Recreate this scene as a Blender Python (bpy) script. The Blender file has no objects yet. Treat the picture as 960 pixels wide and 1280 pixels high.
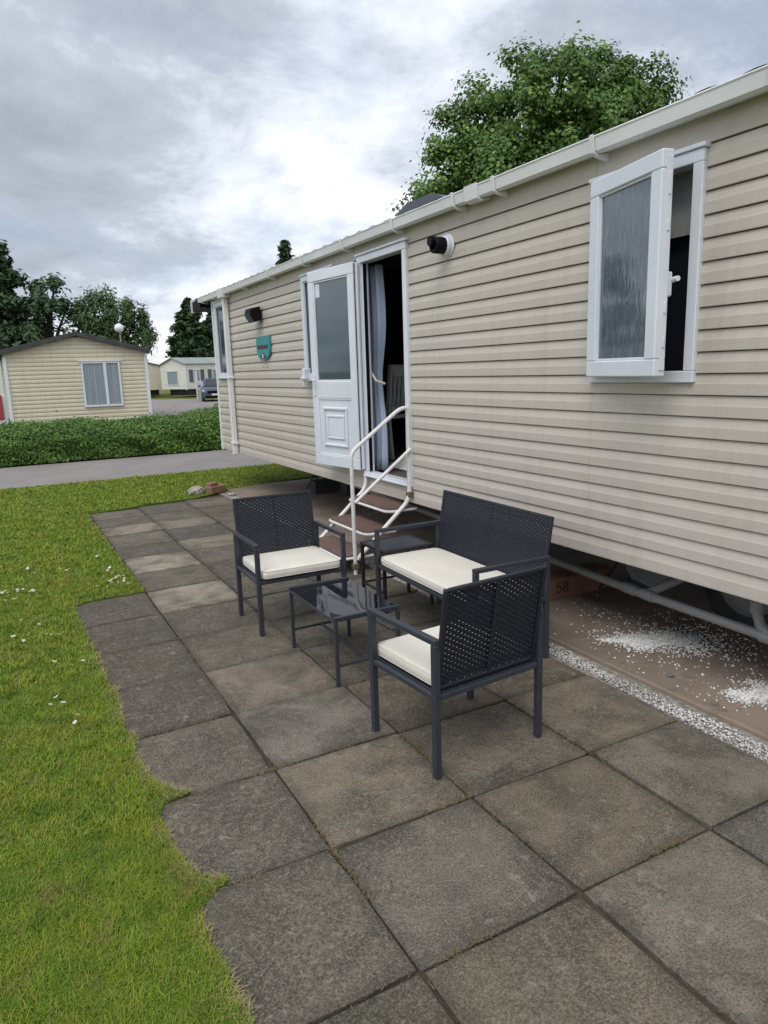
import bpy, math, random
import numpy as np
from mathutils import Vector, Matrix

SC = bpy.context.scene
COL = SC.collection
rng = np.random.default_rng(7)
random.seed(7)
PI = math.pi

# ------------------------------------------------------------------ camera
def make_camera():
    yaw, pit, rol = math.radians(28.1799), math.radians(-11.3634), math.radians(-1.7967)
    f = Vector((math.sin(yaw)*math.cos(pit), math.cos(yaw)*math.cos(pit), math.sin(pit)))
    r = Vector((math.cos(yaw), -math.sin(yaw), 0)); u = r.cross(f)
    r2 = math.cos(rol)*r + math.sin(rol)*u; u2 = -math.sin(rol)*r + math.cos(rol)*u
    cd = bpy.data.cameras.new('camera'); co = bpy.data.objects.new('camera', cd); COL.objects.link(co)
    m = Matrix(((r2.x, u2.x, -f.x, 0), (r2.y, u2.y, -f.y, 0), (r2.z, u2.z, -f.z, 1.68), (0, 0, 0, 1)))
    co.matrix_world = m
    cd.sensor_fit = 'VERTICAL'; cd.sensor_height = 36; cd.lens = 36*884.46/1280
    cd.clip_start = .05; cd.clip_end = 3000
    SC.camera = co
make_camera()

# ------------------------------------------------------------------ light
SUN_TO = Vector((.56, .44, -1.1)).normalized()          # travel direction of the light
def make_light():
    sun = bpy.data.lights.new('sun', 'SUN'); so = bpy.data.objects.new('sun', sun); COL.objects.link(so)
    so.location = (-6, -5, 20)
    so.rotation_euler = SUN_TO.to_track_quat('-Z', 'Y').to_euler()
    sun.energy = 1.5; sun.angle = math.radians(40); sun.color = (1, .975, .94)
    w = bpy.data.worlds.new('World'); SC.world = w; w.use_nodes = True
    nt = w.node_tree; N = nt.nodes; L = nt.links; N.clear()
    out = N.new('ShaderNodeOutputWorld')
    sky = N.new('ShaderNodeTexSky'); sky.sky_type = 'NISHITA'; sky.sun_disc = False
    sky.sun_elevation = math.asin(-SUN_TO.z); sky.sun_rotation = math.atan2(-SUN_TO.x, -SUN_TO.y)
    bg1 = N.new('ShaderNodeBackground'); bg1.inputs[1].default_value = .10
    L.new(sky.outputs[0], bg1.inputs[0])
    tc = N.new('ShaderNodeTexCoord'); sx = N.new('ShaderNodeSeparateXYZ'); L.new(tc.outputs['Generated'], sx.inputs[0])
    def mth(op, a, b=None, c=None):
        n = N.new('ShaderNodeMath'); n.operation = op
        for i, v in enumerate((a, b, c)):
            if v is None: continue
            if isinstance(v, (int, float)): n.inputs[i].default_value = v
            else: L.new(v, n.inputs[i])
        return n.outputs[0]
    zz = mth('MAXIMUM', sx.outputs[2], 0.0); den = mth('ADD', zz, .30)
    cx = mth('DIVIDE', sx.outputs[0], den); cy = mth('DIVIDE', sx.outputs[1], den)
    cb = N.new('ShaderNodeCombineXYZ'); L.new(cx, cb.inputs[0]); L.new(cy, cb.inputs[1])
    def noise(scale, det, rough, dist, off):
        mp = N.new('ShaderNodeMapping'); mp.inputs['Location'].default_value = off; L.new(cb.outputs[0], mp.inputs[0])
        n = N.new('ShaderNodeTexNoise'); n.inputs['Scale'].default_value = scale; n.inputs['Detail'].default_value = det
        n.inputs['Roughness'].default_value = rough; n.inputs['Distortion'].default_value = dist
        L.new(mp.outputs[0], n.inputs['Vector']); return n.outputs['Fac']
    big = noise(.95, 10, .62, .2, (3.1, 1.7, 0)); mid = noise(2.9, 10, .64, .2, (7.3, 2.2, 1)); gap = noise(1.6, 8, .60, .3, (1.4, 8.8, 3))
    # the heavy grey bank that the picture shows high on its left
    dv = N.new('ShaderNodeVectorMath'); dv.operation = 'DOT_PRODUCT'; L.new(tc.outputs['Generated'], dv.inputs[0])
    dd = Vector((.03, .90, .34)).normalized(); dv.inputs[1].default_value = dd
    bank = N.new('ShaderNodeMapRange'); bank.interpolation_type = 'SMOOTHSTEP'; L.new(dv.outputs['Value'], bank.inputs[0])
    bank.inputs[1].default_value = .925; bank.inputs[2].default_value = 1.0; bank.inputs[3].default_value = 0; bank.inputs[4].default_value = .11
    s = mth('MULTIPLY_ADD', big, .55, mth('MULTIPLY', mid, .45))
    s = mth('SUBTRACT', s, bank.outputs[0])
    ramp = N.new('ShaderNodeValToRGB'); L.new(s, ramp.inputs[0])
    e = ramp.color_ramp.elements
    e[0].position = .27; e[0].color = (.325, .355, .415, 1)
    e[1].position = .58; e[1].color = (.90, .92, .96, 1)
    k = e.new(.42); k.color = (.46, .50, .575, 1)
    k = e.new(.47); k.color = (.61, .655, .74, 1)
    k = e.new(.525); k.color = (.76, .805, .89, 1)
    bg2 = N.new('ShaderNodeBackground'); bg2.inputs[1].default_value = 1.0; L.new(ramp.outputs[0], bg2.inputs[0])
    fac = N.new('ShaderNodeMapRange'); fac.interpolation_type = 'SMOOTHSTEP'; L.new(gap, fac.inputs[0])
    fac.inputs[1].default_value = .36; fac.inputs[2].default_value = .54; fac.inputs[3].default_value = .66; fac.inputs[4].default_value = 1
    mx = N.new('ShaderNodeMixShader'); L.new(fac.outputs[0], mx.inputs[0]); L.new(bg1.outputs[0], mx.inputs[1]); L.new(bg2.outputs[0], mx.inputs[2])
    L.new(mx.outputs[0], out.inputs[0])
    SC.view_settings.view_transform = 'Standard'; SC.view_settings.look = 'None'
    SC.view_settings.exposure = 0.32; SC.view_settings.gamma = 1
make_light()
try:
    SC.cycles.max_bounces = 6; SC.cycles.transparent_max_bounces = 12
    SC.cycles.caustics_reflective = False; SC.cycles.caustics_refractive = False
except Exception: pass

# ------------------------------------------------------------------ materials
def nodes(name):
    m = bpy.data.materials.new(name); m.use_nodes = True
    nt = m.node_tree; return m, nt, nt.nodes, nt.links, nt.nodes['Principled BSDF']
def c4(c): return (c[0], c[1], c[2], 1)
def coords(N, L, kind, scale=(1, 1, 1)):
    if kind == 'world':
        s = N.new('ShaderNodeNewGeometry').outputs['Position']
    else:
        s = N.new('ShaderNodeTexCoord').outputs['Object']
    mp = N.new('ShaderNodeMapping'); mp.inputs['Scale'].default_value = scale; L.new(s, mp.inputs[0]); return mp.outputs[0]
def noisen(N, L, v, scale, det=4, rough=.55, dist=0):
    n = N.new('ShaderNodeTexNoise'); n.inputs['Scale'].default_value = scale; n.inputs['Detail'].default_value = det
    n.inputs['Roughness'].default_value = rough; n.inputs['Distortion'].default_value = dist
    L.new(v, n.inputs['Vector']); return n.outputs['Fac']
def rng_map(N, L, v, a, b, c=0., d=1.):
    n = N.new('ShaderNodeMapRange'); L.new(v, n.inputs[0])
    for i, x in enumerate((a, b, c, d)): n.inputs[i+1].default_value = x
    return n.outputs[0]
def mixc(N, L, f, a, b, mode='MIX'):
    n = N.new('ShaderNodeMix'); n.data_type = 'RGBA'; n.blend_type = mode
    if isinstance(f, (int, float)): n.inputs['Factor'].default_value = f
    else: L.new(f, n.inputs['Factor'])
    for k, v in (('A', a), ('B', b)):
        s = [i for i in n.inputs if i.name == k and i.type == 'RGBA'][0]
        if isinstance(v, (tuple, list)): s.default_value = c4(v)
        else: L.new(v, s)
    return [o for o in n.outputs if o.type == 'RGBA'][0]
def bump(N, L, h, strength, dist, P, prev=None):
    b = N.new('ShaderNodeBump'); b.inputs['Strength'].default_value = strength; b.inputs['Distance'].default_value = dist
    L.new(h, b.inputs['Height'])
    if prev is not None: L.new(prev, b.inputs['Normal'])
    L.new(b.outputs[0], P.inputs['Normal']); return b.outputs[0]
def pm(name, c1, c2=None, scale=6, rough=.5, bmp=0, bscale=60, metal=0, spec=.5, space='object', stretch=(1, 1, 1), lo=.35, hi=.65):
    m, nt, N, L, P = nodes(name)
    P.inputs['Roughness'].default_value = rough; P.inputs['Metallic'].default_value = metal
    P.inputs['Specular IOR Level'].default_value = spec
    v = coords(N, L, space, stretch)
    c2 = c2 or tuple(x*.85 for x in c1)
    L.new(mixc(N, L, rng_map(N, L, noisen(N, L, v, scale, 5), lo, hi), c1, c2), P.inputs['Base Color'])
    if bmp: bump(N, L, noisen(N, L, v, bscale, 3), bmp, .01, P)
    return m
M = {}
M['siding'] = None
def siding_mat(name, c1, c2, dirt):
    m, nt, N, L, P = nodes(name)
    v = coords(N, L, 'world', (1, .25, 1)); P.inputs['Roughness'].default_value = .42; P.inputs['Specular IOR Level'].default_value = .35
    a = mixc(N, L, rng_map(N, L, noisen(N, L, v, 2.2, 4), .3, .7), c1, c2)
    # faint run marks and grime
    v2 = coords(N, L, 'world', (7, 7, .5)); b = mixc(N, L, rng_map(N, L, noisen(N, L, v2, 1.6, 6, .65), .50, .78, 0, .5), a, dirt)
    oi = N.new('ShaderNodeObjectInfo'); b = mixc(N, L, rng_map(N, L, oi.outputs['Random'], 0, 1, 0, .10), b, dirt)
    v4 = coords(N, L, 'world', (1, 1, 1)); b = mixc(N, L, rng_map(N, L, noisen(N, L, v4, 26, 3, .6), .68, .78, 0, .30), b, dirt)
    L.new(b, P.inputs['Base Color'])
    v3 = coords(N, L, 'world', (1, .06, 1)); bump(N, L, noisen(N, L, v3, 55, 3), .10, .01, P)
    return m
M['siding'] = siding_mat('cream_siding', (.560, .510, .446), (.520, .472, .411), (.40, .36, .30))
M['siding_yellow'] = siding_mat('yellow_cream_siding', (.66, .60, .46), (.62, .56, .43), (.42, .37, .26))
M['siding_pale'] = siding_mat('pale_siding', (.74, .73, .66), (.70, .69, .62), (.4, .38, .3))
M['sheath'] = pm('sheathing', (.10, .09, .08), rough=.9)
M['upvc'] = pm('white_upvc', (.74, .77, .82), (.68, .71, .77), 3, .3)
M['gutter'] = pm('cream_gutter_plastic', (.78, .785, .785), (.71, .715, .71), 4, .36, space='world', stretch=(1, .5, 1))
M['white_metal'] = pm('white_painted_tube', (.76, .76, .75), (.66, .65, .63), 14, .35)
M['tread'] = pm('brown_tread', (.165, .096, .078), (.125, .074, .060), 22, .75, .35, 120)
M['roof'] = pm('charcoal_roof_tiles', (.045, .045, .05), (.07, .068, .07), 5, .8, .3, 40)
M['roof_grey'] = pm('grey_roof_sheet', (.28, .30, .29), (.22, .25, .24), 1, .7)
M['black'] = pm('black_plastic', (.005, .005, .007), (.008, .008, .010), 8, .55, spec=.12)
M['frame'] = pm('slate_blue_powder_coat', (.030, .034, .046), (.036, .041, .053), 30, .42, .06, 300)
M['blackmetal'] = pm('black_metal', (.012, .012, .014), (.017, .017, .019), 20, .5)
M['wicker'] = pm('dark_rattan', (.011, .0125, .021), (.016, .018, .029), 60, .45, .15, 200)
M['cushion'] = pm('cream_cushion_cloth', (.74, .70, .62), (.70, .66, .575), 5, .9, .22, 500)
M['galv'] = pm('rusty_clamp', (.26, .21, .16), (.12, .075, .05), 60, .6, metal=.5)
M['pipe'] = pm('grey_waste_pipe', (.30, .29, .285), (.24, .235, .23), 4, .45)
M['tank'] = pm('translucent_tank', (.27, .29, .31), (.22, .24, .26), 4, .45)
M['tyre'] = pm('tyre_rubber', (.03, .03, .032), (.055, .052, .05), 8, .8)
M['block'] = pm('terracotta_block', (.24, .12, .07), (.16, .082, .05), 6, .85, .3, 50)
M['ink'] = pm('black_marker', (.012, .01, .01), rough=.9)
M['room_gloom'] = pm('interior_gloom', (.022, .024, .036), (.03, .032, .045), 3, .8)  # indoor darkness put into the colour of inner walls and ceiling
M['carpet'] = pm('brown_carpet', (.13, .10, .085), (.09, .07, .06), 40, .95, .3, 200)
M['blind'] = pm('pale_blind', (.50, .50, .48), rough=.8)
M['navy'] = pm('navy_blackout', (.012, .014, .026), rough=.85)
M['curtain'] = pm('blue_grey_curtain', (.40, .47, .60), (.32, .39, .52), 3, .8, .2, 80)
M['cord'] = pm('cream_cord', (.6, .52, .4), rough=.8)
M['chairgrey'] = pm('grey_painted_wood', (.78, .78, .80), (.72, .72, .74), 12, .5)
M['towel'] = pm('white_towel', (.72, .72, .70), (.62, .62, .61), 12, .95, .4, 120)
M['stone'] = pm('pale_stone', (.45, .42, .36), (.28, .26, .21), 9, .9, .5, 30)
M['brickred'] = pm('brown_brick', (.30, .16, .11), (.2, .12, .09), 14, .9, .5, 40)
M['trunk'] = pm('bark', (.09, .07, .05), (.05, .04, .03), 6, .95, .6, 20)
M['teal'] = pm('teal_paint', (.035, .30, .31), (.03, .24, .27), 30, .4)
M['darkbrown'] = pm('dark_brown_lettering', (.07, .045, .03), rough=.6)
M['sticker'] = pm('white_sticker', (.72, .76, .84), rough=.5)
M['lens'] = pm('lamp_lens', (.09, .10, .14), (.16, .17, .22), 60, .12)
M['globe'] = pm('opal_globe', (.86, .88, .90), rough=.25)
M['concrete_grey'] = pm('grey_concrete', (.16, .155, .145), (.11, .105, .10), 8, .9, .4, 40)
M['car'] = pm('blue_silver_car_paint', (.09, .11, .155), rough=.25, metal=.3)
M['carglass'] = pm('dark_car_glass', (.04, .05, .06), rough=.08)
M['headlight'] = pm('clear_headlight', (.6, .62, .65), rough=.1)
M['red'] = pm('red_cloth', (.42, .06, .07), (.32, .05, .06), 6, .9)
M['shutter'] = pm('slate_shutter', (.10, .11, .13), rough=.6)
M['winglass'] = pm('curtained_glass', (.20, .25, .29), (.27, .33, .37), 3, .1, stretch=(4, 4, .3))
M['straw_soil'] = pm('soil', (.07, .055, .035), (.045, .035, .022), 20, .95, .6, 60, space='world')
M['rooflight'] = pm('smoked_rooflight', (.06, .07, .085), rough=.25)
M['skirt'] = pm('white_decking_panel', (.72, .72, .70), rough=.6)

def glass_streak():
    m, nt, N, L, P = nodes('streaked_obscure_glass')
    v = coords(N, L, 'object', (1, 1, .22))
    n = noisen(N, L, v, 60, 3, .6)
    L.new(mixc(N, L, rng_map(N, L, n, .45, .7), (.085, .115, .14), (.15, .185, .22)), P.inputs['Base Color'])
    P.inputs['Roughness'].default_value = .05; P.inputs['IOR'].default_value = 2.1
    v2 = coords(N, L, 'object', (1, 1, .3)); bump(N, L, noisen(N, L, v2, 45, 2), .032, .01, P)
    return m
M['glass_streak'] = glass_streak()
def glass_thin(name, tint, body, w):
    m = bpy.data.materials.new(name); m.use_nodes = True; nt = m.node_tree; N = nt.nodes; L = nt.links; N.clear()
    o = N.new('ShaderNodeOutputMaterial'); t = N.new('ShaderNodeBsdfTransparent'); t.inputs[0].default_value = c4(tint)
    d = N.new('ShaderNodeBsdfDiffuse'); d.inputs[0].default_value = c4(body)
    g = N.new('ShaderNodeBsdfGlossy'); g.inputs[0].default_value = (.9, .95, 1, 1); g.inputs[1].default_value = .04
    m1 = N.new('ShaderNodeMixShader'); m1.inputs[0].default_value = w; L.new(t.outputs[0], m1.inputs[1]); L.new(d.outputs[0], m1.inputs[2])
    f = N.new('ShaderNodeFresnel'); f.inputs[0].default_value = 1.75
    m2 = N.new('ShaderNodeMixShader'); L.new(f.outputs[0], m2.inputs[0]); L.new(m1.outputs[0], m2.inputs[1]); L.new(g.outputs[0], m2.inputs[2])
    L.new(m2.outputs[0], o.inputs[0]); return m
M['glass_door'] = glass_thin('teal_tinted_glass', (.50, .63, .62), (.15, .23, .26), .34)
def tabletop():
    m, nt, N, L, P = nodes('black_glass'); v = coords(N, L, 'object', (1, 1, 1))
    L.new(mixc(N, L, rng_map(N, L, noisen(N, L, v, 5, 4), .4, .7), (.008, .009, .012), (.013, .014, .018)), P.inputs['Base Color'])
    P.inputs['Roughness'].default_value = .025; P.inputs['IOR'].default_value = 1.55
    bump(N, L, noisen(N, L, v, 4.5, 1), .05, .02, P); return m
M['glass_black'] = tabletop()

def slab_mat():
    m, nt, N, L, P = nodes('weathered_concrete_slab')
    v = coords(N, L, 'world'); oi = N.new('ShaderNodeObjectInfo')
    base = oi.outputs['Color']
    sh_ = N.new('ShaderNodeMapping'); L.new(v, sh_.inputs[0]); cbn = N.new('ShaderNodeCombineXYZ')
    for q in range(3):
        mu = N.new('ShaderNodeMath'); mu.operation = 'MULTIPLY'; mu.inputs[1].default_value = (41., 17., 29.)[q]; L.new(oi.outputs['Random'], mu.inputs[0]); L.new(mu.outputs[0], cbn.inputs[q])
    L.new(cbn.outputs[0], sh_.inputs['Location']); v = sh_.outputs[0]
    blot = noisen(N, L, v, 3.4, 7, .66, .5); fine = noisen(N, L, v, 135, 4, .75); mid = noisen(N, L, v, 34, 5, .7); st = noisen(N, L, v, 11, 5, .6)
    a = mixc(N, L, rng_map(N, L, blot, .40, .62, 0, .72), base, (.050, .048, .038))
    a = mixc(N, L, rng_map(N, L, st, .50, .70, 0, .42), a, (.185, .155, .122))
    a = mixc(N, L, rng_map(N, L, mid, .52, .68, 0, .55), a, (.26, .225, .18))
    a = mixc(N, L, rng_map(N, L, fine, .51, .66, 0, .62), a, (.33, .28, .215))
    a = mixc(N, L, rng_map(N, L, fine, .35, .48, .75, 0), a, (.024, .022, .018))
    # lichen rings
    lv = noisen(N, L, v, 17, 6, .7, .6); a = mixc(N, L, rng_map(N, L, lv, .60, .67, 0, .5), a, (.30, .28, .235))
    # green algae
    al = noisen(N, L, v, 1.7, 4, .6); a = mixc(N, L, rng_map(N, L, al, .52, .75, 0, .30), a, (.062, .066, .034))
    # grime gathers along the joints
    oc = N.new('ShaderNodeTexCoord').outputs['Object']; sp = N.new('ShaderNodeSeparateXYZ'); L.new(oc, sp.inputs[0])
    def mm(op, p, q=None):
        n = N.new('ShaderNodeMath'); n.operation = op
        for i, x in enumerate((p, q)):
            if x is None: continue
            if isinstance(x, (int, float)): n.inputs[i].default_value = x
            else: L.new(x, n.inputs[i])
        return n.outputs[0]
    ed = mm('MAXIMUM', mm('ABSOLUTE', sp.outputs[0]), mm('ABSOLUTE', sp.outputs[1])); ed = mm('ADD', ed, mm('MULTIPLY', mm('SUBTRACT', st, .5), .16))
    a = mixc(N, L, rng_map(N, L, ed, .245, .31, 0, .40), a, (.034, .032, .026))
    L.new(a, P.inputs['Base Color']); P.inputs['Roughness'].default_value = .88; P.inputs['Specular IOR Level'].default_value = .25
    b1 = bump(N, L, fine, .55, .006, P); b2 = bump(N, L, mid, .35, .012, P, b1); bump(N, L, blot, .25, .03, P, b2)
    return m
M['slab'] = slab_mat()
def pad_mat():
    m, nt, N, L, P = nodes('brown_concrete_base'); v = coords(N, L, 'world')
    a = mixc(N, L, rng_map(N, L, noisen(N, L, v, 1.8, 6, .6), .35, .65), (.27, .205, .155), (.16, .128, .098))
    a = mixc(N, L, rng_map(N, L, noisen(N, L, v, 130, 2, .7), .5, .7, 0, .5), a, (.24, .19, .15))
    a = mixc(N, L, rng_map(N, L, noisen(N, L, v, 7, 5, .7), .58, .7, 0, .6), a, (.06, .05, .04))
    L.new(a, P.inputs['Base Color']); P.inputs['Roughness'].default_value = .85
    bump(N, L, noisen(N, L, v, 90, 3), .4, .006, P); return m
M['pad'] = pad_mat()
def road_mat():
    m, nt, N, L, P = nodes('worn_tarmac'); v = coords(N, L, 'world')
    a = mixc(N, L, rng_map(N, L, noisen(N, L, v, .9, 5, .6), .35, .65), (.255, .228, .215), (.21, .188, .178))
    a = mixc(N, L, rng_map(N, L, noisen(N, L, v, 60, 3, .7), .5, .7, 0, .4), a, (.26, .24, .22))
    a = mixc(N, L, rng_map(N, L, noisen(N, L, v, 5, 5, .7), .6, .72, 0, .5), a, (.10, .09, .082))
    L.new(a, P.inputs['Base Color']); P.inputs['Roughness'].default_value = .9; bump(N, L, noisen(N, L, v, 70, 3), .4, .01, P); return m
M['road'] = road_mat()
def turf_mat(name, c1, c2, c3):
    m, nt, N, L, P = nodes(name); v = coords(N, L, 'world')
    a = mixc(N, L, rng_map(N, L, noisen(N, L, v, 1.3, 5, .6), .35, .65), c1, c2)
    a = mixc(N, L, rng_map(N, L, noisen(N, L, v, 9, 5, .65), .5, .72, 0, .8), a, c3)
    L.new(a, P.inputs['Base Color']); P.inputs['Roughness'].default_value = .95; P.inputs['Specular IOR Level'].default_value = .1
    bump(N, L, noisen(N, L, v, 60, 4), .8, .02, P); return m
M['turf'] = turf_mat('turf', (.080, .135, .015), (.110, .145, .018), (.16, .13, .05))
M['field'] = turf_mat('far_grass', (.10, .135, .03), (.16, .155, .055), (.14, .14, .05))
def blade_mat():
    m, nt, N, L, P = nodes('grass_blades'); v = coords(N, L, 'world'); g = N.new('ShaderNodeNewGeometry')
    r = g.outputs['Random Per Island']
    rp = N.new('ShaderNodeValToRGB'); L.new(r, rp.inputs[0]); e = rp.color_ramp.elements
    e[0].position = 0; e[0].color = (.115, .240, .019, 1); e[1].position = 1; e[1].color = (.36, .30, .12, 1)
    for p, c in ((.35, (.190, .315, .022)), (.62, (.265, .355, .028)), (.86, (.32, .38, .045)), (.93, (.34, .29, .11))):
        k = e.new(p); k.color = c4(c)
    a = mixc(N, L, rng_map(N, L, noisen(N, L, v, 2.2, 5, .6), .40, .66, 0, .62), rp.outputs[0], (.315, .315, .036))
    a = mixc(N, L, rng_map(N, L, noisen(N, L, v, 5.5, 5, .65), .48, .66, 0, .75), a, (.078, .190, .014))
    a = mixc(N, L, rng_map(N, L, noisen(N, L, v, 6.7, 6, .7), .55, .68, 0, .7), a, (.27, .20, .085))
    L.new(a, P.inputs['Base Color']); P.inputs['Roughness'].default_value = .55; P.inputs['Specular IOR Level'].default_value = .25
    t = N.new('ShaderNodeBsdfTranslucent'); L.new(a, t.inputs[0]); mx = N.new('ShaderNodeMixShader'); mx.inputs[0].default_value = .3
    o = N['Material Output']; L.new(P.outputs[0], mx.inputs[1]); L.new(t.outputs[0], mx.inputs[2]); L.new(mx.outputs[0], o.inputs[0]); return m
M['blade'] = blade_mat()
M['straw'] = pm('dry_straw_blades', (.36, .29, .14), (.26, .23, .08), 30, .8)
def leaf_mat(name, cols, spec=.35, tr=.25, rough=.5):
    m, nt, N, L, P = nodes(name); g = N.new('ShaderNodeNewGeometry')
    rp = N.new('ShaderNodeValToRGB'); L.new(g.outputs['Random Per Island'], rp.inputs[0]); e = rp.color_ramp.elements
    e[0].color = c4(cols[0]); e[1].color = c4(cols[-1]); e[1].position = 1
    for i, c in enumerate(cols[1:-1]): k = e.new((i+1)/(len(cols)-1)); k.color = c4(c)
    v = coords(N, L, 'world'); a = mixc(N, L, rng_map(N, L, noisen(N, L, v, 1.3, 4), .42, .66, 0, .75), rp.outputs[0], cols[0])
    L.new(a, P.inputs['Base Color']); P.inputs['Roughness'].default_value = rough; P.inputs['Specular IOR Level'].default_value = spec
    t = N.new('ShaderNodeBsdfTranslucent'); L.new(a, t.inputs[0]); mx = N.new('ShaderNodeMixShader'); mx.inputs[0].default_value = tr
    o = N['Material Output']; L.new(P.outputs[0], mx.inputs[1]); L.new(t.outputs[0], mx.inputs[2]); L.new(mx.outputs[0], o.inputs[0]); return m
M['leaf_maple'] = leaf_mat('maple_leaves', [(.060, .125, .028), (.090, .180, .036), (.145, .255, .048), (.24, .36, .068)])
M['leaf_hedge'] = leaf_mat('privet_leaves', [(.055, .125, .022), (.090, .185, .032), (.14, .26, .042), (.21, .34, .055)], .4)
M['leaf_ash'] = leaf_mat('ash_leaves', [(.060, .11, .036), (.08, .145, .044), (.115, .18, .058)])
M['leaf_dark'] = leaf_mat('dark_conifer_needles', [(.036, .072, .030), (.054, .098, .040), (.080, .125, .050)], .2, .1)
M['leaf_pine'] = leaf_mat('pine_needles', [(.042, .078, .038), (.062, .108, .050), (.095, .145, .066)], .2, .1)
M['chip'] = leaf_mat('white_gravel_chips', [(.40, .37, .33), (.62, .61, .58), (.74, .73, .70), (.82, .81, .79), (.74, .73, .69)], .3, 0, .8)
M['petal'] = pm('white_petals', (.80, .80, .78), rough=.7)

# ------------------------------------------------------------------ mesh building
class MB:
    def __init__(s): s.v = []; s.f = []; s.sm = []
    def add(s, vs, fs, smooth=False, T=None):
        o = len(s.v)
        if T is not None: vs = [T(Vector(p)) for p in vs]
        s.v += [tuple(p) for p in vs]; s.f += [tuple(i+o for i in f) for f in fs]; s.sm += [smooth]*len(fs); return s
    def box(s, x0, x1, y0, y1, z0, z1, b=0, T=None):
        if b <= 0:
            vs = [(x, y, z) for x in (x0, x1) for y in (y0, y1) for z in (z0, z1)]
            fs = [(0, 1, 3, 2), (4, 6, 7, 5), (0, 4, 5, 1), (2, 3, 7, 6), (0, 2, 6, 4), (1, 5, 7, 3)]
            return s.add(vs, fs, False, T)
        b = min(b, (x1-x0)*.45, (y1-y0)*.45, (z1-z0)*.45)
        vs = []; idx = {}
        for i, (x, sx) in enumerate(((x0, 1), (x1, -1))):
            for j, (y, sy) in enumerate(((y0, 1), (y1, -1))):
                for k, (z, sz) in enumerate(((z0, 1), (z1, -1))):
                    for a, p in enumerate(((x, y+sy*b, z+sz*b), (x+sx*b, y, z+sz*b), (x+sx*b, y+sy*b, z))):
                        idx[i, j, k, a] = len(vs); vs.append(p)
        I = lambda i, j, k, a: idx[i, j, k, a]
        fs = []
        for i in (0, 1): q = [I(i, 0, 0, 0), I(i, 0, 1, 0), I(i, 1, 1, 0), I(i, 1, 0, 0)]; fs.append(q if i == 0 else q[::-1])
        for j in (0, 1): q = [I(0, j, 0, 1), I(1, j, 0, 1), I(1, j, 1, 1), I(0, j, 1, 1)]; fs.append(q if j == 0 else q[::-1])
        for k in (0, 1): q = [I(0, 0, k, 2), I(0, 1, k, 2), I(1, 1, k, 2), I(1, 0, k, 2)]; fs.append(q if k == 0 else q[::-1])
        def fx(q, ctr=Vector(((x0+x1)/2, (y0+y1)/2, (z0+z1)/2))):
            ps = [Vector(vs[n]) for n in q]; n = (ps[1]-ps[0]).cross(ps[2]-ps[0])
            return q if n.dot(ps[0]-ctr) > 0 else q[::-1]
        for i in (0, 1):
            for j in (0, 1): fs.append([I(i, j, 0, 0), I(i, j, 1, 0), I(i, j, 1, 1), I(i, j, 0, 1)])
        for i in (0, 1):
            for k in (0, 1): fs.append([I(i, 0, k, 0), I(i, 1, k, 0), I(i, 1, k, 2), I(i, 0, k, 2)])
        for j in (0, 1):
            for k in (0, 1): fs.append([I(0, j, k, 1), I(1, j, k, 1), I(1, j, k, 2), I(0, j, k, 2)])
        for i in (0, 1):
            for j in (0, 1):
                for k in (0, 1): fs.append([I(i, j, k, 0), I(i, j, k, 1), I(i, j, k, 2)])
        return s.add(vs, [fx(q) for q in fs], False, T)
    def tube(s, pts, r, n=10, T=None, cap=True):
        pts = [Vector(p) for p in pts]; rs = r if isinstance(r, (list, tuple)) else [r]*len(pts)
        vs = []; fs = []; prev = None
        for i, p in enumerate(pts):
            d = (pts[min(i+1, len(pts)-1)]-pts[max(i-1, 0)]).normalized()
            if prev is None:
                a = d.orthogonal().normalized()
            else:
                a = prev - d*prev.dot(d)
                a = a.normalized() if a.length > 1e-6 else d.orthogonal().normalized()
            prev = a; b = d.cross(a)
            for k in range(n):
                t = 2*PI*k/n; vs.append(p+(a*math.cos(t)+b*math.sin(t))*rs[i])
        for i in range(len(pts)-1):
            for k in range(n): fs.append((i*n+k, i*n+(k+1) % n, (i+1)*n+(k+1) % n, (i+1)*n+k))
        s.add(vs, fs, True, T)
        if cap:
            s.add(vs[:n], [tuple(range(n))[::-1]], False, T); s.add(vs[-n:], [tuple(range(n))], False, T)
        return s
    def prism(s, poly, a0, a1, axis='y', T=None):
        """poly of 2-D points, extruded along an axis. axis y: (x,z); x: (y,z); z: (x,y)"""
        def P(p, a): return {'y': (p[0], a, p[1]), 'x': (a, p[0], p[1]), 'z': (p[0], p[1], a)}[axis]
        n = len(poly); vs = [P(p, a0) for p in poly]+[P(p, a1) for p in poly]
        fs = [(i, (i+1) % n, n+(i+1) % n, n+i) for i in range(n)]+[tuple(range(n))[::-1], tuple(range(n, 2*n))]
        return s.add(vs, fs, False, T)
    def lathe(s, prof, n=16, T=None, smooth=True):
        vs = []; fs = []
        for r, z in prof:
            for k in range(n): t = 2*PI*k/n; vs.append((r*math.cos(t), r*math.sin(t), z))
        for i in range(len(prof)-1):
            for k in range(n): fs.append((i*n+k, i*n+(k+1) % n, (i+1)*n+(k+1) % n, (i+1)*n+k))
        return s.add(vs, fs, smooth, T)
    def mesh(s, name, shift=Vector((0, 0, 0))):
        me = bpy.data.meshes.new(name)
        me.from_pydata([(p[0]-shift.x, p[1]-shift.y, p[2]-shift.z) for p in s.v], [], s.f)
        me.polygons.foreach_set('use_smooth', s.sm); me.update(); return me

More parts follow.
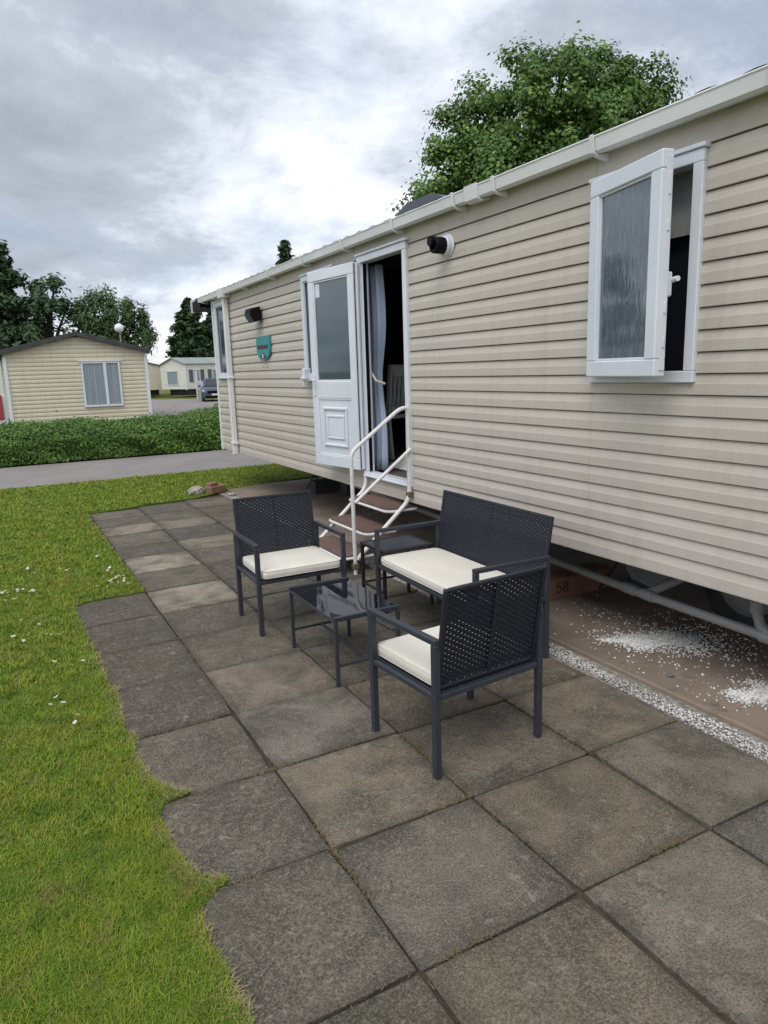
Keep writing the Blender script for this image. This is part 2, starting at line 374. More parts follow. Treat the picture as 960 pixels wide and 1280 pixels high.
def world_loc(o):
    v = Vector((0, 0, 0))
    while o is not None: v += o.location; o = o.parent
    return v
def tag(o, label=None, cat=None, group=None, kind=None):
    for k, v in (('label', label), ('category', cat), ('group', group), ('kind', kind)):
        if v: o[k] = v
    return o
def obj(name, mb, m, parent=None, world=True, at=None, kind=None):
    """link one mesh object; world: coordinates are scene coordinates of an unrotated parent"""
    shift = Vector((0, 0, 0))
    if world: shift = Vector(at) if at is not None else (world_loc(parent) if parent else Vector((0, 0, 0)))
    me = mb.mesh(name, shift) if isinstance(mb, MB) else mb
    if m is not None and not me.materials: me.materials.append(m)
    o = bpy.data.objects.new(name, me); COL.objects.link(o)
    if parent: o.parent = parent
    if world and at is not None: o.location = Vector(at) - (world_loc(parent) if parent else Vector((0, 0, 0)))
    if kind: o['kind'] = kind
    return o
def thing(name, loc, label, cat, group=None, rz=0):
    o = bpy.data.objects.new(name, None); COL.objects.link(o); o.location = loc; o.rotation_euler = (0, 0, rz); o.empty_display_size = .2
    return tag(o, label, cat, group)
def tri_mesh(name, V, F, mat, smooth=False):
    me = bpy.data.meshes.new(name); V = np.asarray(V, np.float32); F = np.asarray(F, np.int32)
    k = F.shape[1]
    me.vertices.add(len(V)); me.vertices.foreach_set('co', V.ravel())
    me.loops.add(F.size); me.loops.foreach_set('vertex_index', F.ravel())
    me.polygons.add(len(F)); me.polygons.foreach_set('loop_start', np.arange(0, F.size, k, dtype=np.int32))
    try: me.polygons.foreach_set('loop_total', np.full(len(F), k, np.int32))
    except Exception: pass
    if smooth: me.polygons.foreach_set('use_smooth', np.ones(len(F), bool))
    me.update(calc_edges=True); me.validate(); me.materials.append(mat); return me
def unit(a): return a/np.maximum(np.linalg.norm(a, axis=-1, keepdims=True), 1e-9)
def leaf_mesh(name, P, Nn, size, aspect, mat, droop=None, fold=.25):
    """one folded diamond (two triangles) per point"""
    n = len(P); t = unit(np.cross(Nn, rng.normal(size=(n, 3))))
    if droop is not None: t = unit(t*(1-droop[:, None])+np.array([0, 0, -1.])*droop[:, None])
    b = unit(np.cross(Nn, t)); s = size[:, None]
    V = np.stack([P-t*s*.5, P+b*s*aspect*.5+Nn*s*fold*.3, P+t*s*.5, P-b*s*aspect*.5+Nn*s*fold*.3], 1).reshape(-1, 3)
    i = np.arange(n)[:, None]*4
    F = np.concatenate([i+[0, 1, 2], i+[0, 2, 3]], 1).reshape(-1, 3)
    return tri_mesh(name, V, F, mat)

# ------------------------------------------------------------------ ground, roads, lawn
def poly_sheet(name, poly, z, m, depth=0, at=(0, 0, 0)):
    mb = MB()
    if depth: mb.prism(poly, z-depth, z, 'z')
    else: mb.add([(p[0], p[1], z) for p in poly], [tuple(range(len(poly)))])
    return obj(name, mb, m, kind='structure')
poly_sheet('ground', [(-900, -500), (900, -500), (900, 1600), (-900, 1600)], -.06, M['field'])
poly_sheet('road', [(-60, 12.62), (40, 12.62), (40, 16.02), (-60, 16.02)], -.012, M['road'], .04)
poly_sheet('side_road', [(4.2, 16.02), (8.6, 16.02), (8.9, 33), (11.3, 42), (13.0, 46), (13.6, 51), (12.0, 55), (10.4, 56.5), (8.0, 46), (5.6, 33), (4.6, 24)], -.014, M['road'], .03)
EDGE = [(.39, -2.5), (.40, .9), (.39, 1.57), (.385, 1.75), (.37, 1.9), (.38, 2.03), (.46, 2.10), (.50, 2.115), (.42, 2.17), (.385, 2.28), (.365, 2.45), (.37, 2.61), (.40, 2.685), (.51, 2.71), (.47, 2.735), (.41, 2.82), (.37, 3.0), (.36, 3.13), (.38, 3.27), (.40, 3.3), (.36, 3.36), (.365, 3.6), (.385, 3.87), (.40, 3.9), (.36, 3.97), (.355, 4.3), (.37, 4.5), (.345, 4.7), (.34, 5.07), (.33, 5.45), (.34, 5.58), (.43, 5.66), (.67, 5.675), (.86, 5.675), (.862, 6.2), (.85, 6.48), (.855, 7.0), (.845, 7.64), (.85, 8.3), (.84, 9.0), (.85, 9.51), (1.25, 9.60), (1.47, 9.64), (1.69, 9.75), (2.23, 9.79), (2.52, 9.96), (2.84, 10.25), (3.5, 10.46), (4.31, 10.62), (9, 10.9)]
LAWN = EDGE+[(9, 12.6), (-9, 12.6), (-9, -2.5)]
poly_sheet('lawn', LAWN, .010, M['turf'], .05)

def in_poly(P, poly):
    x, y = P[:, 0], P[:, 1]; c = np.zeros(len(P), bool); n = len(poly)
    for i in range(n):
        (x1, y1), (x2, y2) = poly[i], poly[(i+1) % n]
        k = ((y1 > y) != (y2 > y)) & (x < (x2-x1)*(y-y1)/((y2-y1) if y2 != y1 else 1e-9)+x1); c ^= k
    return c
def blades(P, h, w, lean, seed):
    r = np.random.default_rng(seed); n = len(P)
    a = r.uniform(0, 2*PI, n); d = np.stack([np.cos(a), np.sin(a), 0*a], 1); side = np.stack([-np.sin(a), np.cos(a), 0*a], 1)
    z = np.array([0, 0, 1.]); H = h[:, None]; Wd = w[:, None]*.5; ln = (lean*r.uniform(.3, 1.6, n))[:, None]
    m1 = P+z*H*.55+d*H*ln*.35; tip = P+z*H*.92+d*H*ln*1.0
    V = np.stack([P-side*Wd, P+side*Wd, m1+side*Wd*.8, m1-side*Wd*.8, tip], 1).reshape(-1, 3)
    i = np.arange(n)[:, None]*5
    return V, np.concatenate([i+[0, 1, 2], i+[0, 2, 3], i+[3, 2, 4]], 1).reshape(-1, 3)
def make_grass():
    Ps = []; Hs = []; Ws = []
    for (x0, x1, y0, y1, dens, h, w) in ((-.45, .55, .9, 2.6, 56000, .0155, .0025), (-.5, .55, 2.6, 4.2, 30000, .018, .0036), (-.6, .9, 4.2, 6.6, 9000, .024, .0062),
                                         (-.9, .95, 6.6, 9.9, 4200, .026, .010), (-1.6, 9, 9.6, 12.6, 1900, .028, .015), (-2.2, -.45, -.5, 6, 2200, .034, .009), (-.45, .55, -1, .9, 3500, .034, .008), (-6, -2.2, -1, 12.6, 500, .04, .018), (-2.2, -.6, 6, 12.6, 900, .036, .015)):
        n = int((x1-x0)*(y1-y0)*dens); P = np.stack([rng.uniform(x0, x1, n), rng.uniform(y0, y1, n), np.full(n, .008)], 1)
        P = P[in_poly(P, LAWN)]
        # clumpiness
        q = np.sin(P[:, 0]*23+1.3*np.sin(P[:, 1]*17))*np.sin(P[:, 1]*19+1.1*np.sin(P[:, 0]*29))
        k = rng.uniform(0, 1, len(P)) < .72+.28*q; P = P[k]; q = q[k]
        Ps.append(P); Hs.append(h*rng.uniform(.55, 1.35, len(P))*(1+.25*q)); Ws.append(w*rng.uniform(.7, 1.3, len(P)))
    V, F = blades(np.concatenate(Ps), np.concatenate(Hs), np.concatenate(Ws), 1.15, 3)
    o = bpy.data.objects.new('grass', tri_mesh('grass', V, F, M['blade'])); COL.objects.link(o); tag(o, kind='stuff', label='short mown lawn grass beside the paving slabs', cat='grass')
    # dry straw along the lawn edge
    E = np.array(EDGE[1:-1]); seg = np.diff(E, axis=0); ln = np.linalg.norm(seg, axis=1)
    cnt = np.maximum((ln*np.where(E[:-1, 1] < 4.6, 1700, 420)).astype(int), 1); P = []
    for e, s, c, l in zip(E[:-1], seg, cnt, ln):
        t = rng.uniform(0, 1, c)[:, None]; nrm = np.array([-s[1], s[0]])/max(l, 1e-6)
        P.append(e+s*t+nrm*np.abs(rng.normal(0, .030, c))[:, None]*rng.choice([1, 1, 1, -.25], c)[:, None])
    P = np.concatenate(P); P = np.concatenate([P, np.full((len(P), 1), .008)], 1)
    keep = (np.sin(P[:, 1]*9)+np.sin(P[:, 1]*23+1)+rng.normal(0, .8, len(P))) > -.4; P = P[keep]
    V, F = blades(P, rng.uniform(.006, .015, len(P)), rng.uniform(.0016, .0032, len(P)), 2.4, 5)
    o = bpy.data.objects.new('dry_grass', tri_mesh('dry_grass', V, F, M['straw'])); COL.objects.link(o); tag(o, kind='stuff', label='dry straw coloured grass fringe along the slab edge', cat='grass')
make_grass()

# ------------------------------------------------------------------ paving
def make_patio():
    bed = obj('patio', MB().prism([(.20, -2.2), (2.70, -2.2), (2.70, 10.0), (.84, 9.45), (.84, 5.6), (.20, 5.6)], -.06, -.018, 'z'), M['straw_soil'], kind='structure')
    bed['label'] = 'patio of weathered grey concrete slabs'; 
    cx = [.27, .868, 1.480, 2.112, 2.692]
    rows = [-2.1, -1.5, -.90, -.31, .29, .89, 1.488, 2.097, 2.696, 3.29, 3.885, 4.50, 5.08, 5.665, 6.28, 6.86, 7.37, 8.0, 8.47, 9.03, 9.56]
    light = {(1, 12): (.36, .31, .245), (1, 14): (.37, .32, .245), (1, 9): (.22, .175, .14), (1, 8): (.19, .17, .14), (2, 5): (.20, .172, .136), (1, 6): (.155, .134, .108), (2, 7): (.165, .14, .11), (2, 4): (.20, .17, .135),
             (3, 6): (.20, .18, .14), (3, 5): (.12, .112, .098), (1, 17): (.29, .25, .18), (2, 15): (.27, .235, .17), (2, 17): (.24, .21, .155), (2, 16): (.09, .085, .075), (2, 10): (.115, .105, .085)}
    dark0 = (.108, .094, .073)
    for c in range(4):
        for r in range(len(rows)-1):
            if c == 0 and rows[r+1] > 5.7: continue
            x0, x1, y0, y1 = cx[c]+.003, cx[c+1]-.003, rows[r]+.003, rows[r+1]-.003
            if c >= 2 and rows[r] > 9: y1 += .12+.1*(c-2)
            j = lambda a: random.uniform(-a, a)
            x0 += j(.004); x1 += j(.004); y0 += j(.004); y1 += j(.004)
            # top outline with slightly nibbled edges and corners
            n = 6; pts = []
            for (a, b) in (((x0, y0), (x1, y0)), ((x1, y0), (x1, y1)), ((x1, y1), (x0, y1)), ((x0, y1), (x0, y0))):
                dx, dy = b[0]-a[0], b[1]-a[1]; L = math.hypot(dx, dy); nx, ny = -dy/L, dx/L
                for k in range(n):
                    t = (k+.5)/n+j(.04); inn = abs(random.gauss(0, .0022))
                    if k in (0, n-1): t = .012 if k == 0 else .988; inn = abs(random.gauss(.003, .004))
                    pts.append((a[0]+dx*t+nx*inn, a[1]+dy*t+ny*inn))
            m = len(pts); cxm, cym = (x0+x1)/2, (y0+y1)/2
            tz = j(.005); sx_, sy_ = j(.010), j(.010)
            Z = lambda p, d: tz+sx_*(p[0]-cxm)+sy_*(p[1]-cym)-d
            ins = [(p[0]+(cxm-p[0])*.022, p[1]+(cym-p[1])*.022) for p in pts]
            vs = [(p[0]-cxm, p[1]-cym, Z(p, 0)) for p in ins]+[(p[0]-cxm, p[1]-cym, Z(p, .006)) for p in pts]+[(p[0]-cxm, p[1]-cym, -.045) for p in pts]
            fs = [tuple(range(m))]+[(i, m+i, m+(i+1) % m, (i+1) % m) for i in range(m)]+[(m+i, 2*m+i, 2*m+(i+1) % m, m+(i+1) % m) for i in range(m)]
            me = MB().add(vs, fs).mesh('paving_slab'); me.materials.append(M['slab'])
            o = bpy.data.objects.new('paving_slab', me); COL.objects.link(o); o.parent = bed; o.location = (cxm, cym, 0)
            q_ = random.uniform(.75, 1.4); col = light.get((c, r)) or tuple(v*q_ for v in ((.165, .134, .098) if r < 9 and c else (.128, .110, .086) if c else dark0))
            o.color = c4(col)
make_patio()
def make_joint_moss():
    P = []; r = np.random.default_rng(12)
    for x in (.868, 1.480, 2.112):
        y = r.uniform(.3, 9.2, 5200); k = (np.sin(y*3.1+x*9)+.7*np.sin(y*8.3+x*4)+r.normal(0, .4, len(y))) > .75; y = y[k]
        P.append(np.stack([x+r.normal(0, .0045, len(y)), y, np.full(len(y), -.006)], 1))
    for y in (.89, 1.488, 2.097, 2.696, 3.29, 3.885, 4.5, 5.08):
        x = r.uniform(.4, 2.68, 1700); k = (np.sin(x*7.1+y*5)+.7*np.sin(x*15+y*3)+r.normal(0, .4, len(x))) > .8; x = x[k]
        P.append(np.stack([x, y+r.normal(0, .0045, len(x)), np.full(len(x), -.006)], 1))
    P = np.concatenate(P); V, F = blades(P, r.uniform(.006, .014, len(P)), r.uniform(.002, .005, len(P)), 1.6, 8)
    o = bpy.data.objects.new('joint_moss', tri_mesh('joint_moss', V, F, pm('moss_and_straw', (.10, .085, .035), (.19, .145, .075), 14, .9, space='world'))); COL.objects.link(o)
    tag(o, 'dry moss and straw caught in the joints between the slabs', 'moss', None, 'stuff')
make_joint_moss()
obj('gravel_bed', MB().box(2.693, 2.87, -2.2, 10.2, -.06, -.012), pm('pale_grit', (.36, .34, .31), (.16, .14, .11), 40, .95, .5, 200, space='world'), kind='structure')
obj('concrete_base', MB().prism([(2.872, -.05), (2.858, -.02), (2.862, .006), (2.875, .012), (2.93, .008), (7.3, .008), (7.3, -.05)], -2, 10.45, 'y'), M['pad'], kind='structure')

def chips(P, s, seed):
    r = np.random.default_rng(seed); n = len(P)
    base = np.array([[1, 0, 0], [-1, 0, 0], [0, 1, 0], [0, -1, 0], [0, 0, .7], [0, 0, -.7]])
    J = base[None]*r.uniform(.55, 1.15, (n, 6, 1))+r.normal(0, .16, (n, 6, 3)); a = r.uniform(0, 2*PI, n); ca, sa = np.cos(a)[:, None], np.sin(a)[:, None]
    X = J[..., 0]*ca-J[..., 1]*sa; Y = J[..., 0]*sa+J[..., 1]*ca; V = np.stack([X, Y, J[..., 2]], -1)*s[:, None, None]+P[:, None]
    T = np.array([[0, 2, 4], [2, 1, 4], [1, 3, 4], [3, 0, 4], [2, 0, 5], [1, 2, 5], [3, 1, 5], [0, 3, 5]])
    return V.reshape(-1, 3), (np.arange(n)[:, None, None]*6+T[None]).reshape(-1, 3)
def make_gravel():
    n = 15000; y = rng.uniform(-1.5, 9.6, n); k = (y < 4.9) | (rng.uniform(0, 1, n) < .25); y = y[k]; n = len(y)
    half = .052+.012*np.sin(y*4.1)+.008*np.sin(y*11); x = 2.757+half*rng.uniform(-1, 1, n)+.01*np.sin(y*2.3)
    P = np.stack([x, y, rng.uniform(-.012, .004, n)], 1)
    V, F = chips(P, .0040+.0075*rng.uniform(0, 1, n)**1.6, 1)
    o = bpy.data.objects.new('gravel_strip', tri_mesh('gravel_strip', V, F, M['chip'])); COL.objects.link(o); tag(o, 'narrow strip of white gravel chips between slabs and concrete base', 'gravel', None, 'stuff')
    Q = []
    for (cx, cy, sx, sy, c, rot) in ((3.20, 2.93, .055, .04, 1500, -.5), (3.27, 2.83, .07, .05, 2200, -.7), (3.40, 2.80, .10, .07, 2600, -.4), (3.52, 2.68, .09, .10, 1300, 0), (3.42, 2.90, .28, .2, 900, 0), (3.14, 2.06, .05, .04, 1500, -.3), (3.27, 2.04, .08, .06, 1900, 0), (3.36, 2.38, .3, .3, 200, 0), (3.6, 2.5, .25, .3, 700, 0), (3.3, 3.3, .25, .25, 90, 0), (3.5, 2.6, .4, .5, 350, 0), (3.02, 2.35, .12, .3, 60, 0)):
        c = int(c*.50); g = rng.normal(size=(c, 2))*[sx, sy]; cr, sr = math.cos(rot), math.sin(rot)
        Q.append(np.stack([cx+g[:, 0]*cr-g[:, 1]*sr, cy+g[:, 0]*sr+g[:, 1]*cr], 1))
    Q = np.concatenate(Q); Q = Q[Q[:, 0] > 2.90]; Q = Q+.02*np.stack([np.sin(Q[:, 1]*31), np.sin(Q[:, 0]*27)], 1)
    P = np.concatenate([Q, np.full((len(Q), 1), .011)], 1)
    V, F = chips(P, .0036+.0082*rng.uniform(0, 1, len(P))**1.5, 2)
    o = bpy.data.objects.new('spilled_gravel', tri_mesh('spilled_gravel', V, F, M['chip'])); COL.objects.link(o); tag(o, 'white gravel chips spilled on the brown concrete under the caravan', 'gravel', None, 'stuff')
make_gravel()

# ------------------------------------------------------------------ the caravan
XW = 3.05; Y0, Y1 = .2, 11.01; XB = 6.70
cv = thing('static_caravan', (XW, 5.6, 0), 'long cream static caravan with white open door and steps beside the patio', 'caravan')
ZL = [.548, .664, .769, .876, .980, 1.085, 1.190, 1.295, 1.400, 1.506, 1.611, 1.715, 1.820, 1.925, 2.031, 2.136, 2.242, 2.348, 2.454, 2.558, 2.662]
OPEN = [(5.155, 6.03, .686, 2.687), (2.395, 3.093, 1.570, 2.660), (6.56, 7.40, 1.60, 2.690), (10.33, 10.865, 1.640, 2.735)]
def frame_rect(mb, x0, x1, y0, y1, z0, z1, w, b=.004, T=None, wb=None):
    wb = wb or w
    mb.box(x0, x1, y0, y1, z1-w, z1, b, T).box(x0, x1, y0, y1, z0, z0+wb, b, T)
    mb.box(x0, x1, y0, y0+w, z0+wb, z1-w, b, T).box(x0, x1, y1-w, y1, z0+wb, z1-w, b, T); return mb
def make_walls():
    sh = MB(); ys = sorted({Y0, Y1, *[o[0]+.03 for o in OPEN], *[o[1]-.03 for o in OPEN]})
    for a, b in zip(ys[:-1], ys[1:]):
        op = [o for o in OPEN if a >= o[0] and b <= o[1]]
        if op: sh.box(XW+.021, XW+.06, a, b, .56, op[0][2]+.03).box(XW+.021, XW+.06, a, b, op[0][3]-.03, 2.83)
        else: sh.box(XW+.021, XW+.06, a, b, .56, 2.83)
    sh.box(XW+.06, XB, Y0+.02, Y0+.06, .56, 2.84).box(XB-.04, XB, Y0+.06, 4.8, .56, 2.84).box(XB-.04, XB, 7.5, Y1-.06, .56, 2.84).box(XB-.04, XB, 4.8, 7.5, .56, 1.0).box(XB-.04, XB, 4.8, 7.5, 2.45, 2.84)
    wall = obj('wall', sh, M['sheath'], cv)
    # far gable wall with its rake; unseen windows added to light the room
    gw = obj('gable_wall', MB().box(XW+.06, XB, Y1-.06, Y1-.02, .56, 1.10).box(XW+.06, XW+.16, Y1-.06, Y1-.02, 1.10, 2.45).box(XB-.10, XB, Y1-.06, Y1-.02, 1.10, 2.45).box(4.75, 5.0, Y1-.06, Y1-.02, 1.10, 2.45).prism([(XW+.06, 2.45), (XB, 2.45), (XB, 2.84), (4.87, 3.16), (XW+.06, 2.84)], Y1-.06, Y1-.02, 'y'), M['siding'], cv)
    for xa, xb in ((XW+.165, 4.745), (5.005, XB-.105)): obj('pane', MB().box(xa, xb, Y1-.045, Y1-.037, 1.105, 2.445), M['glass_door'], gw)
    obj('near_gable_wall', MB().prism([(XW+.03, .56), (XB, .56), (XB, 2.84), (4.87, 3.16), (XW+.03, 2.84)], Y0-.02, Y0+.018, 'y'), M['siding'], cv)
    def cuts(z0, z1):
        iv = [(Y0, 3.0930), (3.0945, Y1)]
        for o in OPEN:
            if z1 > o[2]+.01 and z0 < o[3]-.01:
                nx = []
                for a, b in iv:
                    if o[1] <= a or o[0] >= b: nx.append((a, b))
                    else:
                        if o[0]-a > .01: nx.append((a, o[0]-.002))
                        if b-o[1] > .01: nx.append((o[1]+.002, b))
                iv = nx
        return iv
    def clip(poly, zc, keep_above):
        out = []
        for (p, q) in zip(poly, poly[1:]+poly[:1]):
            ip = (p[1] >= zc) == keep_above; iq = (q[1] >= zc) == keep_above
            if ip: out.append(p)
            if ip != iq: t = (zc-p[1])/(q[1]-p[1]); out.append((p[0]+(q[0]-p[0])*t, zc))
        return out
    def offcuts(prof, z0, z1):
        for o in OPEN:
            for zc, up in ((o[3]+.002, True), (o[2]-.002, False)):
                if z0+.004 < zc < z1-.004:
                    for a, b in ((o[0], min(o[1], 3.093) if o[0] < 3.093 else o[1]),):
                        obj('siding_board', MB().prism(clip(prof, zc, up), a-.0015, b+.0015, 'y'), M['siding'], wall, at=(XW, (a+b)/2, zc))
    for z0, z1 in zip(ZL[:-1], ZL[1:]):
        h = z1-z0
        prof = [(XW+.019, z0+.0005), (XW+.019, z0+.0042), (XW+.0012, z0+.0042), (XW, z0+.0072), (XW+.0008, z0+h*.54), (XW+.003, z0+h*.60), (XW+.0125, z0+h*.985), (XW+.0145, z1), (XW+.019, z1)]
        if z0 < .55: prof[0] = (XW+.019, z0); prof[1] = (XW+.010, z0); prof[2] = (XW+.001, z0+.001)
        prof = prof[::-1]
        offcuts(prof, z0, z1)
        for a, b in cuts(z0, z1):
            obj('siding_board', MB().prism(prof, a, b, 'y'), M['siding'], wall, at=(XW, (a+b)/2, z0))
    z0, z1 = 2.662, 2.83
    pr = [(XW+.018, z0+.0005), (XW+.018, z0+.005), (XW+.001, z0+.005), (XW, z0+.008), (XW, z1), (XW+.018, z1)][::-1]
    offcuts(pr, z0, z1)
    for a, b in cuts(z0, z1):
        cutp = [p for p in (4.60, 8.9) if a < p < b]
        ed = [a]+cutp+[b]
        for c, d in zip(ed[:-1], ed[1:]): obj('fascia_panel', MB().prism(pr, c+.0008, d-.0008, 'y'), M['siding'], wall, at=(XW, c, z0))
    bw = obj('added_back_window', frame_rect(MB(), XB-.05, XB+.02, 4.75, 7.55, .95, 2.50, .07), M['upvc'], cv)  # unseen rear window, added so daylight reaches the dining chair
    obj('pane', MB().box(XB-.02, XB-.012, 4.825, 7.475, 1.025, 2.425), glass_thin('clear_glass', (.9, .93, .93), (.5, .5, .5), .03), bw)
    obj('corner_trim', MB().box(XW-.012, XW+.05, Y1-.045, Y1+.012, .53, 2.80, .004), M['gutter'], cv)
    obj('floor_deck', MB().box(XW+.06, XB-.04, Y0+.06, Y1-.06, .60, .70), M['carpet'], cv)
    obj('ceiling_board', MB().box(XW+.06, XB-.04, Y0+.06, Y1-.06, 2.76, 2.80), M['room_gloom'], cv)
    obj('inner_wall', MB().box(5.05, 5.10, 7.55, Y1-.06, .70, 2.76), M['room_gloom'], cv)
    obj('inner_wall', MB().box(XW+.06, XB-.05, 4.55, 4.60, .70, 2.76), M['room_gloom'], cv)
make_walls()
def make_roof():
    # tile-effect sheet: waves along the eave, low pitch to a ridge
    V = []; F = []; ny = 260; ya, yb = -.05, 11.78; sl = math.tan(math.radians(9.5))
    xs = [2.985, 3.30, 3.301, 3.65, 3.651, 4.0, 4.001, 4.35, 4.351, 4.875]; dz = [0, .012, 0, .012, 0, .012, 0, .012, 0, .012]
    for i in range(ny+1):
        y = ya+(yb-ya)*i/ny; w = abs(math.sin(PI*y/.25))**.6*.020
        for x, d in zip(xs, dz): V.append((x, y, 2.844+(x-2.985)*sl+w*1.25-d*.6+.012))
    k = len(xs)
    for i in range(ny):
        for j in range(k-1): F.append((i*k+j, i*k+j+1, (i+1)*k+j+1, (i+1)*k+j))
    mb = MB().add(V, F, True)
    mb.prism([(2.985, 2.812), (4.875, 2.812+1.89*sl), (4.875, 2.838+1.89*sl), (2.985, 2.838)], ya, yb, 'y')
    mb.prism([(4.877, 2.812+1.89*sl), (6.80, 2.81), (6.80, 2.855), (4.877, 2.875+1.89*sl)], ya, yb, 'y')
    obj('roof', mb, M['roof'], cv)
    for y in (yb+.002, ya-.032):
        obj('barge_board', MB().prism([(2.93, 2.66), (2.93, 2.862), (4.875, 2.862+1.945*sl), (6.82, 2.862), (6.82, 2.66), (4.875, 2.66+1.945*sl)], y, y+.03, 'y'), M['gutter'], cv)
    obj('soffit', MB().box(2.95, 6.78, Y1+.013, yb-.003, 2.68, 2.70).box(2.95, 2.97, Y1+.30, yb-.003, 2.70, 2.83), M['black'], cv)
    # rooflight
    r = MB(); r.box(3.42, 3.98, 5.17, 5.93, 2.91, 3.03, .01)
    obj('rooflight', r, M['rooflight'], cv)
    d = MB(); d.prism([(5.15, 3.031), (5.20, 3.07), (5.36, 3.115), (5.74, 3.115), (5.90, 3.07), (5.95, 3.031)], 3.40, 4.0, 'x')
    obj('rooflight_dome', d, M['rooflight'], cv)
make_roof()
def make_gutter():
    pr = [(3.046, 2.787), (2.972, 2.770), (2.951, 2.782), (2.942, 2.842), (2.936, 2.850), (2.938, 2.856), (2.950, 2.856), (2.960, 2.790), (3.038, 2.80), (3.046, 2.84)][::-1]
    g = obj('gutter', MB().prism(pr, -.02, 11.42, 'y'), M['gutter'], cv)
    def br(w, e, y):
        p = [(3.049, 2.742), (3.049, 2.783), (2.975, 2.765), (2.947, 2.778), (2.937, 2.850), (2.930, 2.862), (2.924, 2.858), (2.938, 2.772), (2.972, 2.755)][::-1]
        return MB().prism(p, y-w/2, y+w/2, 'y')
    for y in (.95, 2.02, 3.02, 3.88, 4.34, 5.21, 6.15, 7.12, 8.17, 9.2, 10.55, 11.2): obj('gutter_bracket', br(.024, 0, y), M['gutter'], g)
    obj('gutter_union', MB().prism([(3.047, 2.768), (3.047, 2.784), (2.974, 2.7675), (2.948, 2.780), (2.9385, 2.850), (2.932, 2.862), (2.9255, 2.862), (2.9365, 2.770), (2.971, 2.755)][::-1], 4.05, 4.19, 'y'), M['gutter'], g)
    obj('gutter_outlet', MB().prism([(3.047, 2.74), (3.047, 2.784), (2.974, 2.7675), (2.948, 2.780), (2.9385, 2.850), (2.932, 2.862), (2.9235, 2.862), (2.9325, 2.74)][::-1], 10.03, 10.27, 'y'), M['gutter'], g)
    dp = obj('downpipe', MB().box(2.965, 3.035, 10.115, 10.185, .525, 2.742, .008), M['gutter'], cv)
    for z in (.68, 1.62): obj('pipe_clip', MB().box(2.957, 3.047, 10.095, 10.205, z, z+.035, .004), M['gutter'], dp)
make_gutter()

def frame_rect(mb, x0, x1, y0, y1, z0, z1, w, b=.004, T=None, wb=None):
    wb = wb or w
    mb.box(x0, x1, y0, y1, z1-w, z1, b, T).box(x0, x1, y0, y1, z0, z0+wb, b, T)
    mb.box(x0, x1, y0, y0+w, z0+wb, z1-w, b, T).box(x0, x1, y1-w, y1, z0+wb, z1-w, b, T); return mb
def make_window1():
    y0, y1, z0, z1 = OPEN[1]
    mb = frame_rect(MB(), XW-.022, XW+.065, y0, y1, z0, z1-.012, .058)
    mb.box(XW-.034, XW+.02, y0-.012, y1+.03, z1-.011, z1+.012, .004)
    wn = obj('window', mb, M['upvc'], cv); wn['label'] = 'narrow casement window standing open at the right end'
    hx, hy = XW-.028, y1-.035; d = Vector((2.868-hx, 2.425-hy, 0)).normalized(); nrm = Vector((d.y, -d.x, 0)); nrm = nrm if nrm.x < 0 else -nrm
    T = lambda p: Vector((hx, hy, 0))+d*p.x+nrm*p.y+Vector((0, 0, p.z))
    W = .625; za, zb = 1.605, 2.640
    s = MB(); b = .006
    def bx(u0, u1, n0, n1, a, c): s.box(u0, u1, n0, n1, a, c, b, T)
    bx(0, W, -.02, .045, zb-.085, zb); bx(0, W, -.02, .045, za, za+.085); bx(0, .085, -.02, .045, za+.085, zb-.085); bx(W-.085, W, -.02, .045, za+.085, zb-.085)
    for (u0, u1, a, c) in ((.085, W-.085, zb-.097, zb-.085), (.085, W-.085, za+.085, za+.097), (.085, .095, za+.097, zb-.097), (W-.095, W-.085, za+.097, zb-.097)): s.box(u0, u1, .010, .034, a, c, .003, T)
    sash = obj('window_sash', s, M['upvc'], wn)
    me = MB().box(.0, W-.19, -.0, .006, 0, zb-za-.194, 0).mesh('pane'); me.materials.append(M['glass_streak'])
    p = obj('pane', me, None, wn, world=False)
    o3 = T(Vector((.095, .016, za+.097)))
    p.matrix_local = Matrix.Translation(o3-world_loc(wn)) @ Matrix(((d.x, nrm.x, 0, 0), (d.y, nrm.y, 0, 0), (0, 0, 1, 0), (0, 0, 0, 1)))
    sl = MB()
    sl.box(W+.0005, W+.005, -.012, .020, za+.03, zb-.03, .001, T)
    for z in (za+.14, za+.30, zb-.36, zb-.20, zb-.15): sl.box(W+.0055, W+.011, -.004, .010, z, z+.05, .002, T)
    obj('lock_strip', sl, M['upvc'], wn)
    h = MB().box(W-.05, W-.02, -.055, -.021, 1.985, 2.10, .006, T).tube([T(Vector((W-.035, -.055, 2.06))), T(Vector((W-.0, -.06, 2.065))), T(Vector((W+.012, -.06, 2.065)))], .013, 10)
    obj('window_handle', h, M['upvc'], wn)
    # blackout cloth and pale blind seen in the gap
    obj('blackout_panel', MB().box(XW+.17, XW+.18, y0-.25, y1+.1, 1.45, 2.335), M['navy'], wn)
    obj('roller_blind', MB().box(XW+.12, XW+.128, y0-.15, y1+.1, 2.30, 2.60).tube([(XW+.125, y0-.15, 2.62), (XW+.125, y1+.1, 2.62)], .025, 10), M['blind'], wn)
make_window1()
